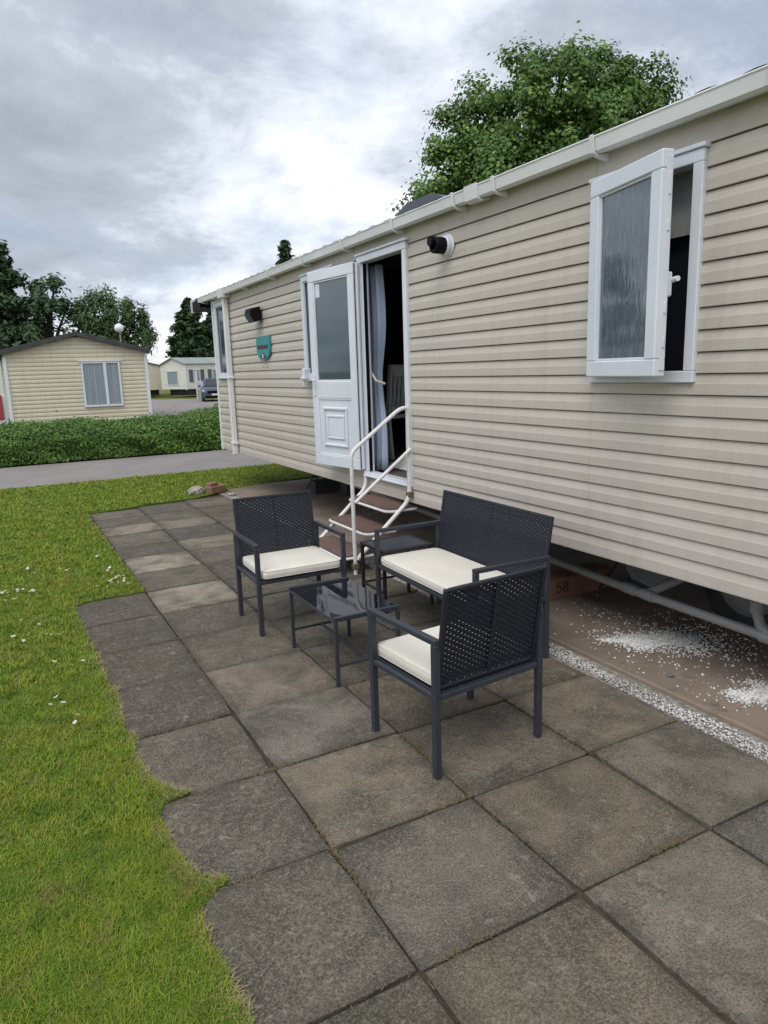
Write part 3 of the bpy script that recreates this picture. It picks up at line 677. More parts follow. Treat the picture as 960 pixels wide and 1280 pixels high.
def make_side_window(o, label, sashed=True):
    y0, y1, z0, z1 = o
    mb = frame_rect(MB(), XW-.022, XW+.065, y0, y1, z0, z1-.012, .055)
    mb.box(XW-.034, XW+.02, y0-.012, y1+.012, z1-.011, z1+.012, .004).box(XW-.045, XW-.018, y0-.005, y1+.005, z0-.018, z0-.001, .004)
    wn = obj('window', mb, M['upvc'], cv); wn['label'] = label
    obj('pane', MB().box(XW+.012, XW+.018, y0+.055, y1-.055, z0+.055, z1-.067), M['glass_door'], wn)
    obj('window_bead', frame_rect(MB(), XW-.012, XW+.010, y0+.056, y1-.056, z0+.056, z1-.069, .012, .003), M['upvc'], wn)
    return wn
w2 = make_side_window(OPEN[2], 'window half hidden behind the open door')
w3 = make_side_window(OPEN[3], 'narrow window at the far corner')
obj('net_curtain', MB().box(XW+.10, XW+.104, 6.5, 7.45, 1.6, 2.7), M['blind'], w2)
obj('net_curtain', MB().box(XW+.14, XW+.144, 10.55, 10.9, 1.6, 2.7), M['blind'], w3)
def make_door():
    y0, y1, z0, z1 = OPEN[0]
    mb = MB(); b = .005
    mb.box(XW-.026, XW+.07, y0, y1, z1-.06, z1, b).box(XW-.026, XW+.07, y0, y1, z0, z0+.045, b)
    mb.box(XW-.026, XW+.07, y0, y0+.058, z0+.045, z1-.06, b).box(XW-.026, XW+.07, y1-.058, y1, z0+.045, z1-.06, b)
    mb.box(XW-.008, XW+.05, y1-.083, y1-.0585, z0+.046, z1-.061, .003).box(XW-.04, XW+.02, y0-.03, y1+.01, z1+.001, z1+.022, .004)
    df = obj('door_frame', mb, M['upvc'], cv)
    obj('frame_gasket', MB().box(XW-.004, XW+.03, y1-.0855, y1-.0835, z0+.05, z1-.065).box(XW+.0, XW+.03, y0+.0585, y0+.063, z0+.05, z1-.065), M['black'], df)
    obj('sill_plate', MB().box(XW-.045, XW-.027, y0+.02, y1-.02, z0+.005, z0+.02, .003), M['upvc'], df)
    for z in (2.40, 1.43, .80): obj('hinge', MB().box(XW-.075, XW-.024, y1-.012, y1+.055, z, z+.13, .008), M['upvc'], df)
    # leaf, folded back past square; local u from hinge edge outward, n outward face
    hx, hy = XW-.090, 5.985; fx, fy = 2.842, 6.765
    d = Vector((fx-hx, fy-hy, 0)); W = d.length; d.normalize(); nrm = Vector((-d.y, d.x, 0)); nrm = nrm if nrm.x < 0 else -nrm
    T = lambda p: Vector((hx, hy, 0))+d*p.x+nrm*p.y+Vector((0, 0, p.z))
    za, zb = .748, 2.640; st = .095; zr = 1.42; zp = 1.585
    s = MB(); bb = .006
    def bx(u0, u1, a, c, n0=-.045, n1=.0, q=bb): s.box(u0, u1, n0, n1, a, c, q, T)
    bx(0, W, zb-.10, zb); bx(0, W, za, za+.11); bx(0, st, za+.11, zb-.10); bx(W-st, W, za+.11, zb-.10); bx(st, W-st, zr, zp)
    bx(st, W-st, za+.11, zr, -.035, -.012)
    def ring(u0, u1, a, c, w, n1):   # raised moulding
        bx(u0, u1, c-w, c, -.0118, n1, .007); bx(u0, u1, a, a+w, -.0118, n1, .007); bx(u0, u0+w, a+w, c-w, -.0118, n1, .007); bx(u1-w, u1, a+w, c-w, -.0118, n1, .007)
    ring(st, W-st, za+.11, zr, .014, -.003)
    m0, m1 = st+.085, W-st-.085; a0, a1 = za+.20, zr-.085
    ring(m0, m1, a0, a1, .028, .006); ring(m0+.062, m1-.062, a0+.075, a1-.075, .026, .002)
    bx(m0+.09, m1-.09, a0+.103, a1-.103, -.0118, -.004, .004)
    for (u0, u1, a, c) in ((st, W-st, zb-.115, zb-.10), (st, W-st, zp, zp+.015), (st, st+.014, zp+.015, zb-.115), (W-st-.014, W-st, zp+.015, zb-.115)): s.box(u0, u1, -.036, -.009, a, c, .003, T)
    # rebate edge that shows at the hinge side
    s.box(-.028, -.001, -.052, -.028, za+.01, zb-.01, .004, T)
    door = obj('door', s, M['upvc'], cv)
    obj('door_gasket', MB().box(-.003, -.0008, -.022, -.014, za+.012, zb-.012, 0, T), M['black'], door)
    obj('pane', MB().box(st+.010, W-st-.010, -.028, -.020, zp+.008, zb-.108, 0, T), M['glass_door'], door)
    obj('sticker', MB().box(W-st-.095, W-st-.02, -.0195, -.0185, zb-.25, zb-.125, 0, T), M['sticker'], door)
    hd = MB().box(W-.075, W-.035, .0005, .010, 1.44, 1.66, .004, T).tube([T(Vector((W-.055, .01, 1.60))), T(Vector((W-.055, .05, 1.60))), T(Vector((W-.15, .055, 1.595)))], .009, 8)
    hd.box(W-.075, W-.035, -.0555, -.0455, 1.44, 1.66, .004, T)
    obj('handle', hd, M['upvc'], door)
    c = MB().box(XW-.09, XW-.001, 7.26, 7.33, 1.60, 1.72, .01).box(XW-.12, XW-.085, 7.20, 7.30, 1.60, 1.63, .006).box(XW-.105, XW-.075, 7.24, 7.28, 1.52, 1.60, .008)
    obj('door_catch', c, M['upvc'], cv)
make_door()
def make_wall_fittings():
    # flue terminal
    T = lambda p: Vector((XW-.001-p.z*.78, 4.57+p.x*.76, 2.555+p.y*.76))
    fl = thing('flue_vent', (XW, 4.57, 2.565), 'round black boiler flue vent with white collar on the cream wall', 'vent')
    obj('back_plate', MB().lathe([(.0, .012), (.108, .012), (.112, .006), (.112, 0)], 28, T), M['gutter'], fl)
    obj('collar', MB().lathe([(.095, .012), (.093, .050), (.088, .056), (.0, .056)], 28, T), M['upvc'], fl)
    noz = MB().lathe([(.078, .056), (.076, .155), (.070, .165), (.050, .168), (.048, .13), (0, .13)], 24, T)
    noz.tube([(XW-.10, 4.578, 2.582), (XW-.155, 4.582, 2.584)], .036, 16)
    obj('nozzle', noz, M['black'], fl)
    # flood light
    f = thing('flood_light', (XW, 8.83, 2.41), 'small dark floodlight above the teal sign on the cream wall', 'wall light')
    obj('bracket', MB().box(XW-.03, XW-.001, 8.76, 8.90, 2.36, 2.46, .006), M['black'], f)
    obj('lamp_body', MB().prism([(XW-.032, 2.50), (XW-.032, 2.33), (XW-.11, 2.31), (XW-.17, 2.40), (XW-.15, 2.475)], 8.72, 8.94, 'y'), M['black'], f)
    obj('lamp_glass', MB().prism([(XW-.1115, 2.3115), (XW-.1135, 2.309), (XW-.1735, 2.399), (XW-.1715, 2.4015)], 8.735, 8.925, 'y'), M['lens'], f)
    # teal shield sign
    s = thing('shield_sign', (XW, 8.72, 1.98), 'teal shield shaped name sign with dark band on the cream wall', 'sign')
    pts = [(-.235, .135), (.235, .135), (.245, .09), (.245, -.02)]+[(.245*math.cos(a), -.03-.125*math.sin(a)) for a in np.linspace(.25, PI-.25, 9)]+[(-.245, -.02), (-.245, .09)]
    sc = [(8.72+p[0], 2.0+p[1]) for p in pts][::-1]
    obj('sign_board', MB().prism([(q[0], q[1]) for q in sc], XW-.028, XW-.004, 'x'), M['teal'], s)
    obj('name_band', MB().box(XW-.034, XW-.0285, 8.53, 8.91, 1.988, 2.028, .001), M['darkbrown'], s)
    obj('sign_emblem', MB().prism([(8.60, 1.875), (8.66, 1.905), (8.72, 1.935), (8.78, 1.905), (8.83, 1.90), (8.80, 1.872), (8.70, 1.868)][::-1], XW-.033, XW-.0285, 'x'), M['darkbrown'], s)
    obj('sign_emblem', MB().box(XW-.036, XW-.0335, 8.70, 8.745, 1.872, 1.918, .001), M['upvc'], s)
    for y in (8.66, 8.80): obj('fixing_screw', MB().box(XW-.004, XW+.0005, y, y+.014, 1.752, 1.766), M['black'], s)
make_wall_fittings()

# inside the doorway
def make_interior():
    V = []; F = []; n = 70; rows = 14
    for r in range(rows+1):
        t = r/rows; z = 2.62-t*1.885; g = abs(z-1.60); pinch = 1-.42*math.exp(-(g/.34)**2)
        for i in range(n+1):
            u = i/n; w = .36*pinch; yy = 6.285-u*w-.10*(1-pinch)
            V.append((3.165+.030*math.sin(u*26+.5*math.sin(t*6))*(.5+.5*pinch)+.05*u+.03*math.sin(t*3), yy, z+.02*math.sin(u*17)*(t > .98)))
    k = n+1
    for r in range(rows):
        for i in range(n): F.append((r*k+i, r*k+i+1, (r+1)*k+i+1, (r+1)*k+i))
    me = MB().add(V, F, True)
    t = thing('door_curtain', (3.17, 5.84, .73), 'blue grey curtain tied back inside the open doorway', 'curtain')
    o = obj('curtain_cloth', me, M['curtain'], t); sm = o.modifiers.new('s', 'SOLIDIFY'); sm.thickness = .004
    obj('tie_back', MB().tube([(3.12, 6.03, 1.72), (3.115, 5.98, 1.66), (3.13, 5.92, 1.585), (3.20, 5.87, 1.55)], .012, 8), M['cord'], t)
    # grey slatted dining chair
    c = thing('dining_chair', (4.10, 6.96, .70), 'grey slatted dining chair seen through the open doorway', 'chair')
    m = M['chairgrey']; x0 = 3.90; ya, yb = 6.74, 7.18
    for s in (ya, yb-.045):
        obj('leg', MB().prism([(x0-.02, .70), (x0+.02, .70), (x0+.06, 1.15), (x0+.0, 1.73), (x0-.035, 1.73), (x0+.015, 1.15)], s, s+.045, 'y'), m, c)
        obj('leg', MB().box(x0+.40, x0+.44, s, s+.045, .70, 1.14, .004), m, c)
    obj('top_rail', MB().box(x0-.034, x0+.002, ya+.046, yb-.046, 1.60, 1.73, .005), m, c)
    obj('lower_rail', MB().box(x0+.004, x0+.034, ya+.046, yb-.046, 1.22, 1.27, .005), m, c)
    for k in range(4):
        y = ya+.068+k*.082; obj('slat', MB().prism([(x0+.008, 1.2705), (x0+.026, 1.2705), (x0-.008, 1.5995), (x0-.026, 1.5995)], y, y+.045, 'y'), m, c)
    obj('seat', MB().box(x0+.0, x0+.46, ya-.01, yb+.01, 1.142, 1.18, .008), m, c)
    c.location = (3.89, 7.13, .70); c.rotation_euler = (0, 0, math.radians(116))
    # crumpled white towel on the floor and brown mat
    V = []; F = []; n = 22
    for i in range(n+1):
        for j in range(n+1):
            u, v = i/n*2-1, j/n*2-1; r = max(abs(u), abs(v)); e = max(0, 1-r**2.4)
            V.append((3.62+u*.20, 6.03+v*.27, .704+.13*e*(.6+.4*math.sin(u*7+v*5)*math.cos(v*9-u*2))+.012))
    for i in range(n):
        for j in range(n): F.append((i*(n+1)+j, (i+1)*(n+1)+j, (i+1)*(n+1)+j+1, i*(n+1)+j+1))
    mb = MB().add(V, F, True); mb.box(3.43, 3.81, 5.77, 6.29, .7005, .714, .005)
    tw = obj('towel', mb, M['towel'], at=(3.62, 6.03, .70)); tag(tw, 'crumpled white towel on the floor inside the doorway', 'towel')
    dm = obj('door_mat', MB().box(3.13, 3.50, 5.25, 5.73, .7005, .716, .004), M['carpet'], at=(3.3, 5.5, .70)); tag(dm, 'brown door mat just inside the doorway', 'mat')
make_interior()

# entry steps
def make_steps():
    st = thing('entry_steps', (2.75, 5.57, 0), 'three brown treads on a white tube frame with handrail below the door', 'steps')
    ya, yb = 5.17, 5.985; r = .019
    def arc(p0, p1, p2, n=6):
        p0, p1, p2 = Vector(p0), Vector(p1), Vector(p2); return [p0*(1-t)**2+p1*2*t*(1-t)+p2*t*t for t in np.linspace(0, 1, n)]
    for y in (ya, yb):
        pts = [(3.022, y, .74)]+arc((3.022, y, .66), (3.022, y, .585), (2.97, y, .535))+[(2.497, y, .125)]
        obj('stringer', MB().tube(pts, r, 12), M['white_metal'], st)
    hand = [(2.482, ya-.001, .0)]+[(2.482, ya-.001, .94)]+arc((2.482, ya-.001, .98), (2.484, ya-.001, 1.03), (2.53, ya-.001, 1.062))+arc((2.90, ya-.001, 1.325), (2.96, ya-.001, 1.365), (3.003, ya-.003, 1.362))+arc((3.005, ya-.003, 1.362), (3.026, ya-.003, 1.355), (3.026, ya-.003, 1.32))+[(3.026, ya-.003, .61)]
    obj('handrail', MB().tube(hand, .0165, 12), M['white_metal'], st)
    obj('mid_rail', MB().tube([(2.492, ya-.020, .615), (3.03, ya-.020, 1.015)], .015, 10), M['white_metal'], st)
    for p in ((2.482, .05), (3.026, .60)):
        obj('clamp', MB().box(p[0]-.026, p[0]+.026, ya-.028, ya+.026, p[1], p[1]+.05, .006).tube([(p[0]-.034, ya, p[1]+.025), (p[0]+.036, ya, p[1]+.025)], .008, 8), M['galv'], st)
    for k, (xf, z) in enumerate(((2.375, .165), (2.60, .345), (2.815, .515))):
        d = .265; c = .07
        poly = [(xf+c, ya+.022), (xf+d, ya+.022), (xf+d, yb-.022), (xf+c, yb-.022)]
        P1 = []
        for a in np.linspace(0, PI/2, 6): P1.append((xf+c-c*math.sin(a), yb-.022-c+c*math.cos(a)))
        for a in np.linspace(0, PI/2, 6): P1.append((xf+c-c*math.cos(a), ya+.022+c-c*math.sin(a)))
        P1 += [(xf+d, ya+.022), (xf+d, yb-.022)]
        tr = obj('tread', MB().prism(P1, z-.012, z, 'z'), M['tread'], st)
        ring = [(xf+d, yb-.016, z-.026)]+[(p[0]-.004 if p[0] < xf+c else p[0], p[1]+(.006 if p[1] > 5.6 else -.006), z-.026) for p in P1[:-2]]+[(xf+d+.02, ya+.016, z-.026)]
        obj('tread_frame', MB().tube(ring, .0125, 8).tube([(xf+d, yb-.016, z-.026), (xf+d, ya+.016, z-.026)], .011, 8), M['white_metal'], tr)
make_steps()

# under the caravan
def make_under():
    pts = [(3.30, 6.5, .45), (3.30, 3.68, .391), (3.30, 3.05, .305), (3.30, 2.2, .277), (3.30, .8, .25)]
    p = thing('waste_pipe', (3.30, 2.6, 0), 'long grey waste pipe slung under the front caravan edge', 'pipe')
    obj('pipe_run', MB().tube([(3.30, 7.5, .50), (3.30, 2.98, .305)], .027, 14).tube([(3.30, 2.98, .305), (3.30, .6, .262)], .027, 14), M['pipe'], p)
    for y in (2.97, 2.83): 
        z = .305 if y > 2.9 else .302; obj('pipe_collar', MB().tube([(3.30, y+.05, z+.004), (3.30, y-.04, z)], .034, 14), M['pipe'], p)
    obj('pipe_branch', MB().tube([(3.30, 2.86, .302), (3.42, 2.80, .36), (3.66, 2.70, .46)], .028, 12), M['pipe'], p)
    obj('riser_pipe', MB().tube([(3.30, 2.05, .29), (3.305, 2.12, .335), (3.31, 2.15, .40), (3.31, 2.15, .62)], .028, 12).tube([(3.31, 2.15, .40), (3.31, 2.15, .46)], .036, 12), M['pipe'], p)
    for y in (2.08, 1.98): obj('pipe_collar', MB().tube([(3.30, y+.03, .289), (3.30, y-.03, .287)], .036, 14), M['pipe'], p)
    tk = MB(); tk.prism([(2.98, .62), (2.98, .30), (3.03, .235), (3.14, .215), (3.29, .235), (3.34, .29), (3.34, .62)], 3.66, 4.05, 'x')
    o = obj('water_tank', tk, M['tank'], at=(3.8, 3.2, .34)); tag(o, 'pale plastic tank hanging under the caravan floor', 'tank')
    w = thing('caravan_wheel', (3.95, 2.58, .01), 'dark worn wheel under the right end of the caravan', 'wheel')
    T = lambda q: Vector((3.95+q.z, 2.58+q.x, .335+q.y))
    obj('tyre', MB().lathe([(.20, -.09), (.29, -.10), (.325, -.07), (.325, .07), (.29, .10), (.20, .09)], 32, T), M['tyre'], w)
    obj('rim', MB().lathe([(.0, -.05), (.06, -.06), (.10, -.03), (.19, -.05), (.20, -.088)], 24, T), M['pipe'], w)
    # chassis
    ch = MB()
    for x in (3.95, 5.75): ch.box(x, x+.06, .4, 10.8, .40, .58, .004)
    obj('chassis', ch, M['blackmetal'], cv)
    for y in (9.75, 8.75, 7.7, 6.4, 4.2):
        obj('outrigger', MB().prism([(3.12, .598), (3.949, .598), (3.949, .42), (3.30, .48), (3.12, .53)], y, y+.32, 'y'), M['blackmetal'], cv)
    for i, (x, y) in enumerate(((3.98, 9.35), (3.98, 7.6), (3.98, 5.3), (3.98, 3.6))):
        lab = ['thin black axle stand at the far end under the caravan', 'black axle stand under the open door leaf', 'axle stand under the caravan behind the steps', 'axle stand in the dark behind the terracotta block'][i]
        a = thing('axle_stand', (x, y, .01), lab, 'axle stand', 'axle stands under the caravan')
        m = M['blackmetal']
        for s in (-1, 1):
            for q in (-1, 1): obj('leg', MB().tube([(x+.05*s+.11*s, y+.14*q, .012), (x+.02*s, y+.02*q, .33)], .011, 6), m, a)
        obj('post', MB().tube([(x, y, .22), (x, y, .385)], .022, 10), m, a)
        obj('saddle', MB().box(x-.05, x+.05, y-.04, y+.04, .386, .399, .003), m, a)
    for i, (x, y) in enumerate(((3.75, 9.0), (4.05, 8.62))):
        o = obj('concrete_block', MB().box(x, x+.40, y, y+.2, .0085, .19, .008), M['tyre'], at=(x+.2, y+.1, .01)); tag(o, ['dark block on the concrete behind the thin axle stand', 'dark block further under the caravan floor by the far axle stand'][i], 'block', 'dark blocks under the caravan')
    # marked terracotta block
    b = thing('terracotta_block', (3.45, 3.80, .01), 'brown terracotta block marked 58 on the concrete under the caravan', 'block')
    obj('block_body', MB().box(2.98, 3.95, 3.735, 3.93, .0085, .165, .006), M['block'], b)
    # hand-marked 5 and 8 built as thin strokes
    def stroke(pts): 
        m = MB().tube([(3.405+p[0], 3.7335, .06+p[1]) for p in pts], .0045, 6); return m
    five = [(.035, .07), (.0, .07), (-.003, .04), (.02, .045), (.036, .03), (.03, .005), (.01, -.002), (-.005, .008)]
    e = [(.075+.018*math.sin(a)*1.0, .052+.017*math.cos(a)) for a in np.linspace(0, 2*PI, 11)]; g = [(.075+.022*math.sin(a), .016+.019*math.cos(a)) for a in np.linspace(0, 2*PI, 11)]
    n = stroke(five)
    for q in (e, g): n.tube([(3.405+p[0], 3.7335, .06+p[1]) for p in q], .0045, 6)
    obj('painted_number', n, M['ink'], b)
make_under()

# ------------------------------------------------------------------ garden furniture
def weave(w, h, px=.0195, pz=.0122, sh=.0121, th=.0022, amp=.0034):
    """woven strands over upright staves, in a w x h panel standing on z=0, centred on x, facing -y"""
    nst = int(round(w/px)); px = w/nst; nr = int(h/pz); V = []; F = []
    xs = np.linspace(-w/2, w/2, nst*2+1)
    for r in range(nr):
        z = (r+.5)*pz; ph = 1 if r % 2 else -1; o = len(V)
        for i, x in enumerate(xs):
            k = [1, 0, -1, 0][i % 4]; y = amp*ph*[0, 1, 0, -1][i % 4]; zz = z+.0013*ph*k; hh = sh/2*(1.12 if i % 2 else .92)
            V += [(x, y-th/2, zz-hh), (x, y-th/2, zz+hh), (x, y+th/2, zz+hh), (x, y+th/2, zz-hh)]
        for i in range(len(xs)-1):
            a = o+i*4; b = a+4
            for k in range(4): F.append((a+k, b+k, b+(k+1) % 4, a+(k+1) % 4))
    mb = MB().add(V, F)
    for i in range(nst):
        x = -w/2+(i+.5)*px; mb.box(x-.0050, x+.0050, -.0012, .0012, 0, nr*pz)
    return mb
LEG = .030
def cushion_mesh(w, d, h, seed):
    r = np.random.default_rng(seed); nu, nv = 56, 20; V = []; F = []
    ph = r.uniform(0, 6, 4)
    sg = lambda c, e: math.copysign(abs(c)**e, c)
    for j in range(nv+1):
        b = -PI/2+PI*j/nv
        for i in range(nu):
            a = 2*PI*i/nu; cb = sg(math.cos(b), .20)
            x = w/2*cb*sg(math.cos(a), .12); y = d/2*cb*sg(math.sin(a), .12); z = h/2*sg(math.sin(b), .34)
            q = (x/w*2)**2*(y/d*2)**2
            z += (.006*(1-(x/w*2)**2)*(1-(y/d*2)**2)+.0022*math.sin(x*17+ph[0])*math.sin(y*21+ph[1])-.006*q) if z > 0 else 0
            V.append((x, y, z+h/2))
    for j in range(nv):
        for i in range(nu): F.append((j*nu+i, j*nu+(i+1) % nu, (j+1)*nu+(i+1) % nu, (j+1)*nu+i))
    return MB().add(V, F, True)
WEAVE = {}
def make_seat(name, label, cat, w, d, loc, rz, group=None):
    """front faces -y in its own frame; w, d are leg centre spacings"""
    t = thing(name, loc, label, cat, group, rz); f = M['frame']; g = LEG/2; b = .003
    for sx in (-1, 1):
        for sy in (-1, 1):
            obj('leg', MB().box(sx*w/2-g, sx*w/2+g, sy*d/2-g, sy*d/2+g, 0, .588, b), f, t, world=False)
        obj('armrest', MB().box(sx*w/2-g-.001, sx*w/2+g+.001, -d/2-g, d/2+g, .5885, .613, b), f, t, world=False)
    ml = MB()
    for sx in (-1, 1): ml.box(sx*w/2-.011, sx*w/2+.011, -d/2+g+.0005, d/2-g-.0005, .345, .370, b)
    for sy in (-1, 1): ml.box(-w/2+g+.0005, w/2-g-.0005, sy*d/2-.011, sy*d/2+.011, .345, .370, b)
    obj('seat_frame', ml, f, t, world=False)
    sd = MB(); sd.box(-w/2+g, w/2-g, -d/2+.012, d/2-.012, .352, .372, .004)
    n = int(w/.05)
    for i in range(n): sd.box(-w/2+g+.01+i*(w-.06)/n, -w/2+g+.032+i*(w-.06)/n, -d/2+.012, d/2-.012, .3725, .376)
    obj('seat', sd, M['wicker'], t, world=False)
    # back: leaning frame with weave
    bw = w-LEG-.012; y0, y1 = d/2-.022, d/2+.052; z0, z1 = .378, .832; H = math.hypot(y1-y0, z1-z0); th = math.atan2(y1-y0, z1-z0)
    R = Matrix.Rotation(-th, 4, 'X'); Tm = Matrix.Translation((0, y0, z0)) @ R
    T = lambda p: Tm @ p
    fr = MB()
    for sx in (-1, 1): fr.box(sx*bw/2-.011, sx*bw/2+.011, -.010, .010, 0, H, .004, T)
    fr.box(-bw/2+.0115, bw/2-.0115, -.010, .010, H-.020, H, .004, T).box(-bw/2+.0115, bw/2-.0115, -.010, .010, 0, .020, .004, T)
    if w > .9:
        fr.box(-.010, .010, .006, .014, .0205, H-.0205, .003, T)
    else: fr.box(-.010, .010, .003, .012, .0205, H-.0205, .003, T)
    bk = obj('backrest', fr, M['wicker'], t, world=False)
    key = round(w, 2)
    if key not in WEAVE:
        me = weave(bw-.012, H-.012).mesh('weave'); me.materials.append(M['wicker']); WEAVE[key] = me
    wv = obj('weave', WEAVE[key], None, bk, world=False, kind='stuff'); wv.matrix_local = Tm @ Matrix.Translation((0, -.002, .008))
    return t
def put_cushion(loc, rz, w, d, h, seed, label):
    o = obj('seat_cushion', cushion_mesh(w, d, h, seed), M['cushion'], world=False); o.location = loc; o.rotation_euler = (0, 0, rz); tag(o, label, 'cushion', 'cream seat cushions')
    sg = lambda c, e: math.copysign(abs(c)**e, c); pp = MB()
    for z in (h*.86, h*.14): pp.tube([(.987*w/2*sg(math.cos(a), .12), .987*d/2*sg(math.sin(a), .12), z) for a in np.linspace(0, 2*PI, 65)], .0028, 6)
    obj('piping', pp, M['cushion'], o, world=False); return o
# far chair, facing the camera; near chair with its back to the camera; two-seater along the caravan
c1 = (1.648, 4.475, .0); r1 = math.radians(-1.0)
make_seat('rattan_chair', 'dark rattan armchair facing the camera, left of the steps', 'armchair', .60, .475, c1, r1, 'rattan chairs of the garden set')
c2 = (1.703, 2.538, .0); r2 = math.radians(180+4.6)
make_seat('rattan_chair', 'dark rattan armchair with its back to the camera, nearest of the set', 'armchair', .58, .48, c2, r2, 'rattan chairs of the garden set')
c3 = (2.415, 3.59, .0); r3 = math.radians(-90-1.0)
make_seat('rattan_bench', 'two seat dark rattan bench with its back to the caravan wall', 'bench', 1.175, .49, c3, r3)
put_cushion((c1[0], c1[1]-.02, .376), r1, .555, .48, .062, 1, 'cream cushion on the chair left of the steps')
put_cushion((c2[0]-.0, c2[1]+.02, .376), r2, .54, .48, .062, 2, 'cream cushion on the near chair that turns its back')
put_cushion((c3[0]-.02, c3[1], .376), r3, 1.12, .47, .058, 3, 'long cream cushion on the two seat rattan bench')

def make_table():
    x0, x1, y0, y1 = 1.435, 1.835, 3.272, 3.945; t = thing('coffee_table', ((x0+x1)/2, (y0+y1)/2, 0), 'low coffee table with black glass top between the rattan seats', 'table'); f = M['frame']; s = .020
    for x in (x0, x1-s):
        for y in (y0, y1-s): obj('leg', MB().box(x, x+s, y, y+s, 0, .372, .002), f, t)
    for y in (y0, y1-s): obj('end_rail', MB().box(x0, x1, y, y+s, .3725, .398, .003), f, t)
    for x in (x0, x1-.014): obj('side_rail', MB().box(x, x+.014, y0+s+.0005, y1-s-.0005, .362, .3765, .002), f, t)
    for y in (y0, y1-s): obj('stretcher', MB().box(x0+s+.0005, x1-s-.0005, y+.003, y+s-.003, .115, .130, .002), f, t)
    xm = (x0+x1)/2; obj('stretcher', MB().box(xm-.008, xm+.008, y0+s, y1-s, .1155, .1295, .002), f, t)
    obj('glass_top', MB().box(x0+.002, x1-.002, y0+s+.001, y1-s-.001, .377, .383, .0015), M['glass_black'], t)
make_table()
def make_side_table():
    x0, x1, y0, y1, h = 2.215, 2.62, 4.165, 4.52, .455; t = thing('side_table', ((x0+x1)/2, (y0+y1)/2, 0), 'small black side table between the bench and the steps', 'table'); m = M['blackmetal']; s = .022
    for x in (x0, x1-s):
        for y in (y0, y1-s): obj('leg', MB().box(x, x+s, y, y+s, 0, h-.0225, .002), m, t)
    obj('top_frame', MB().box(x0, x1, y0, y0+s, h-.022, h, .002).box(x0, x1, y1-s, y1, h-.022, h, .002).box(x0, x0+s, y0+s+.0005, y1-s-.0005, h-.022, h, .002).box(x1-s, x1, y0+s+.0005, y1-s-.0005, h-.022, h, .002), m, t)
    obj('table_top', MB().box(x0+s+.0005, x1-s-.0005, y0+s+.0005, y1-s-.0005, h-.014, h-.003), M['frame'], t)
    obj('stretcher', MB().box(x0+s+.0005, x1-s-.0005, y1-s+.004, y1-.004, .14, .155, .002).box(x0+.004, x0+s-.004, y0+s+.0005, y1-s-.0005, .14, .155, .002), m, t)
make_side_table()

# ------------------------------------------------------------------ small things on the lawn
def rock(name, c, r, seed, m, label, cat, sq=.7):
    q = np.random.default_rng(seed); V = []; F = []; n, k = 12, 7
    for j in range(k+1):
        b = -PI/2+PI*j/k
        for i in range(n):
            a = 2*PI*i/n; s = r*(1+q.normal(0, .10)); V.append((s*math.cos(b)*math.cos(a)*1.2, s*math.cos(b)*math.sin(a), s*sq*math.sin(b)+r*sq*.8))
    for j in range(k):
        for i in range(n): F.append((j*n+i, j*n+(i+1) % n, (j+1)*n+(i+1) % n, (j+1)*n+i))
    o = obj(name, MB().add(V, F, False), m, world=False); o.location = c; tag(o, label, cat)
rock('stone', (2.38, 10.13, -.0), .10, 1, M['stone'], 'pale rounded stone on the lawn edge beyond the slabs', 'stone')
bk = obj('loose_brick', MB().box(-.14, .14, -.07, .07, 0, .11, .012).box(-.12, .02, -.05, .06, .111, .16, .01), M['brickred'], world=False); bk.location = (2.66, 10.13, 0); bk.rotation_euler = (0, 0, .4); tag(bk, 'broken brown brick lying by the pale stone', 'brick')
rock('stone', (3.02, 2.42, .008), .016, 9, M['concrete_grey'], 'lone dark pebble on the brown concrete by the gravel strip', 'pebble')
rock('stone', (2.80, 9.82, -.02), .05, 5, M['stone'], 'small white stone at the corner of the concrete base', 'stone', .5)
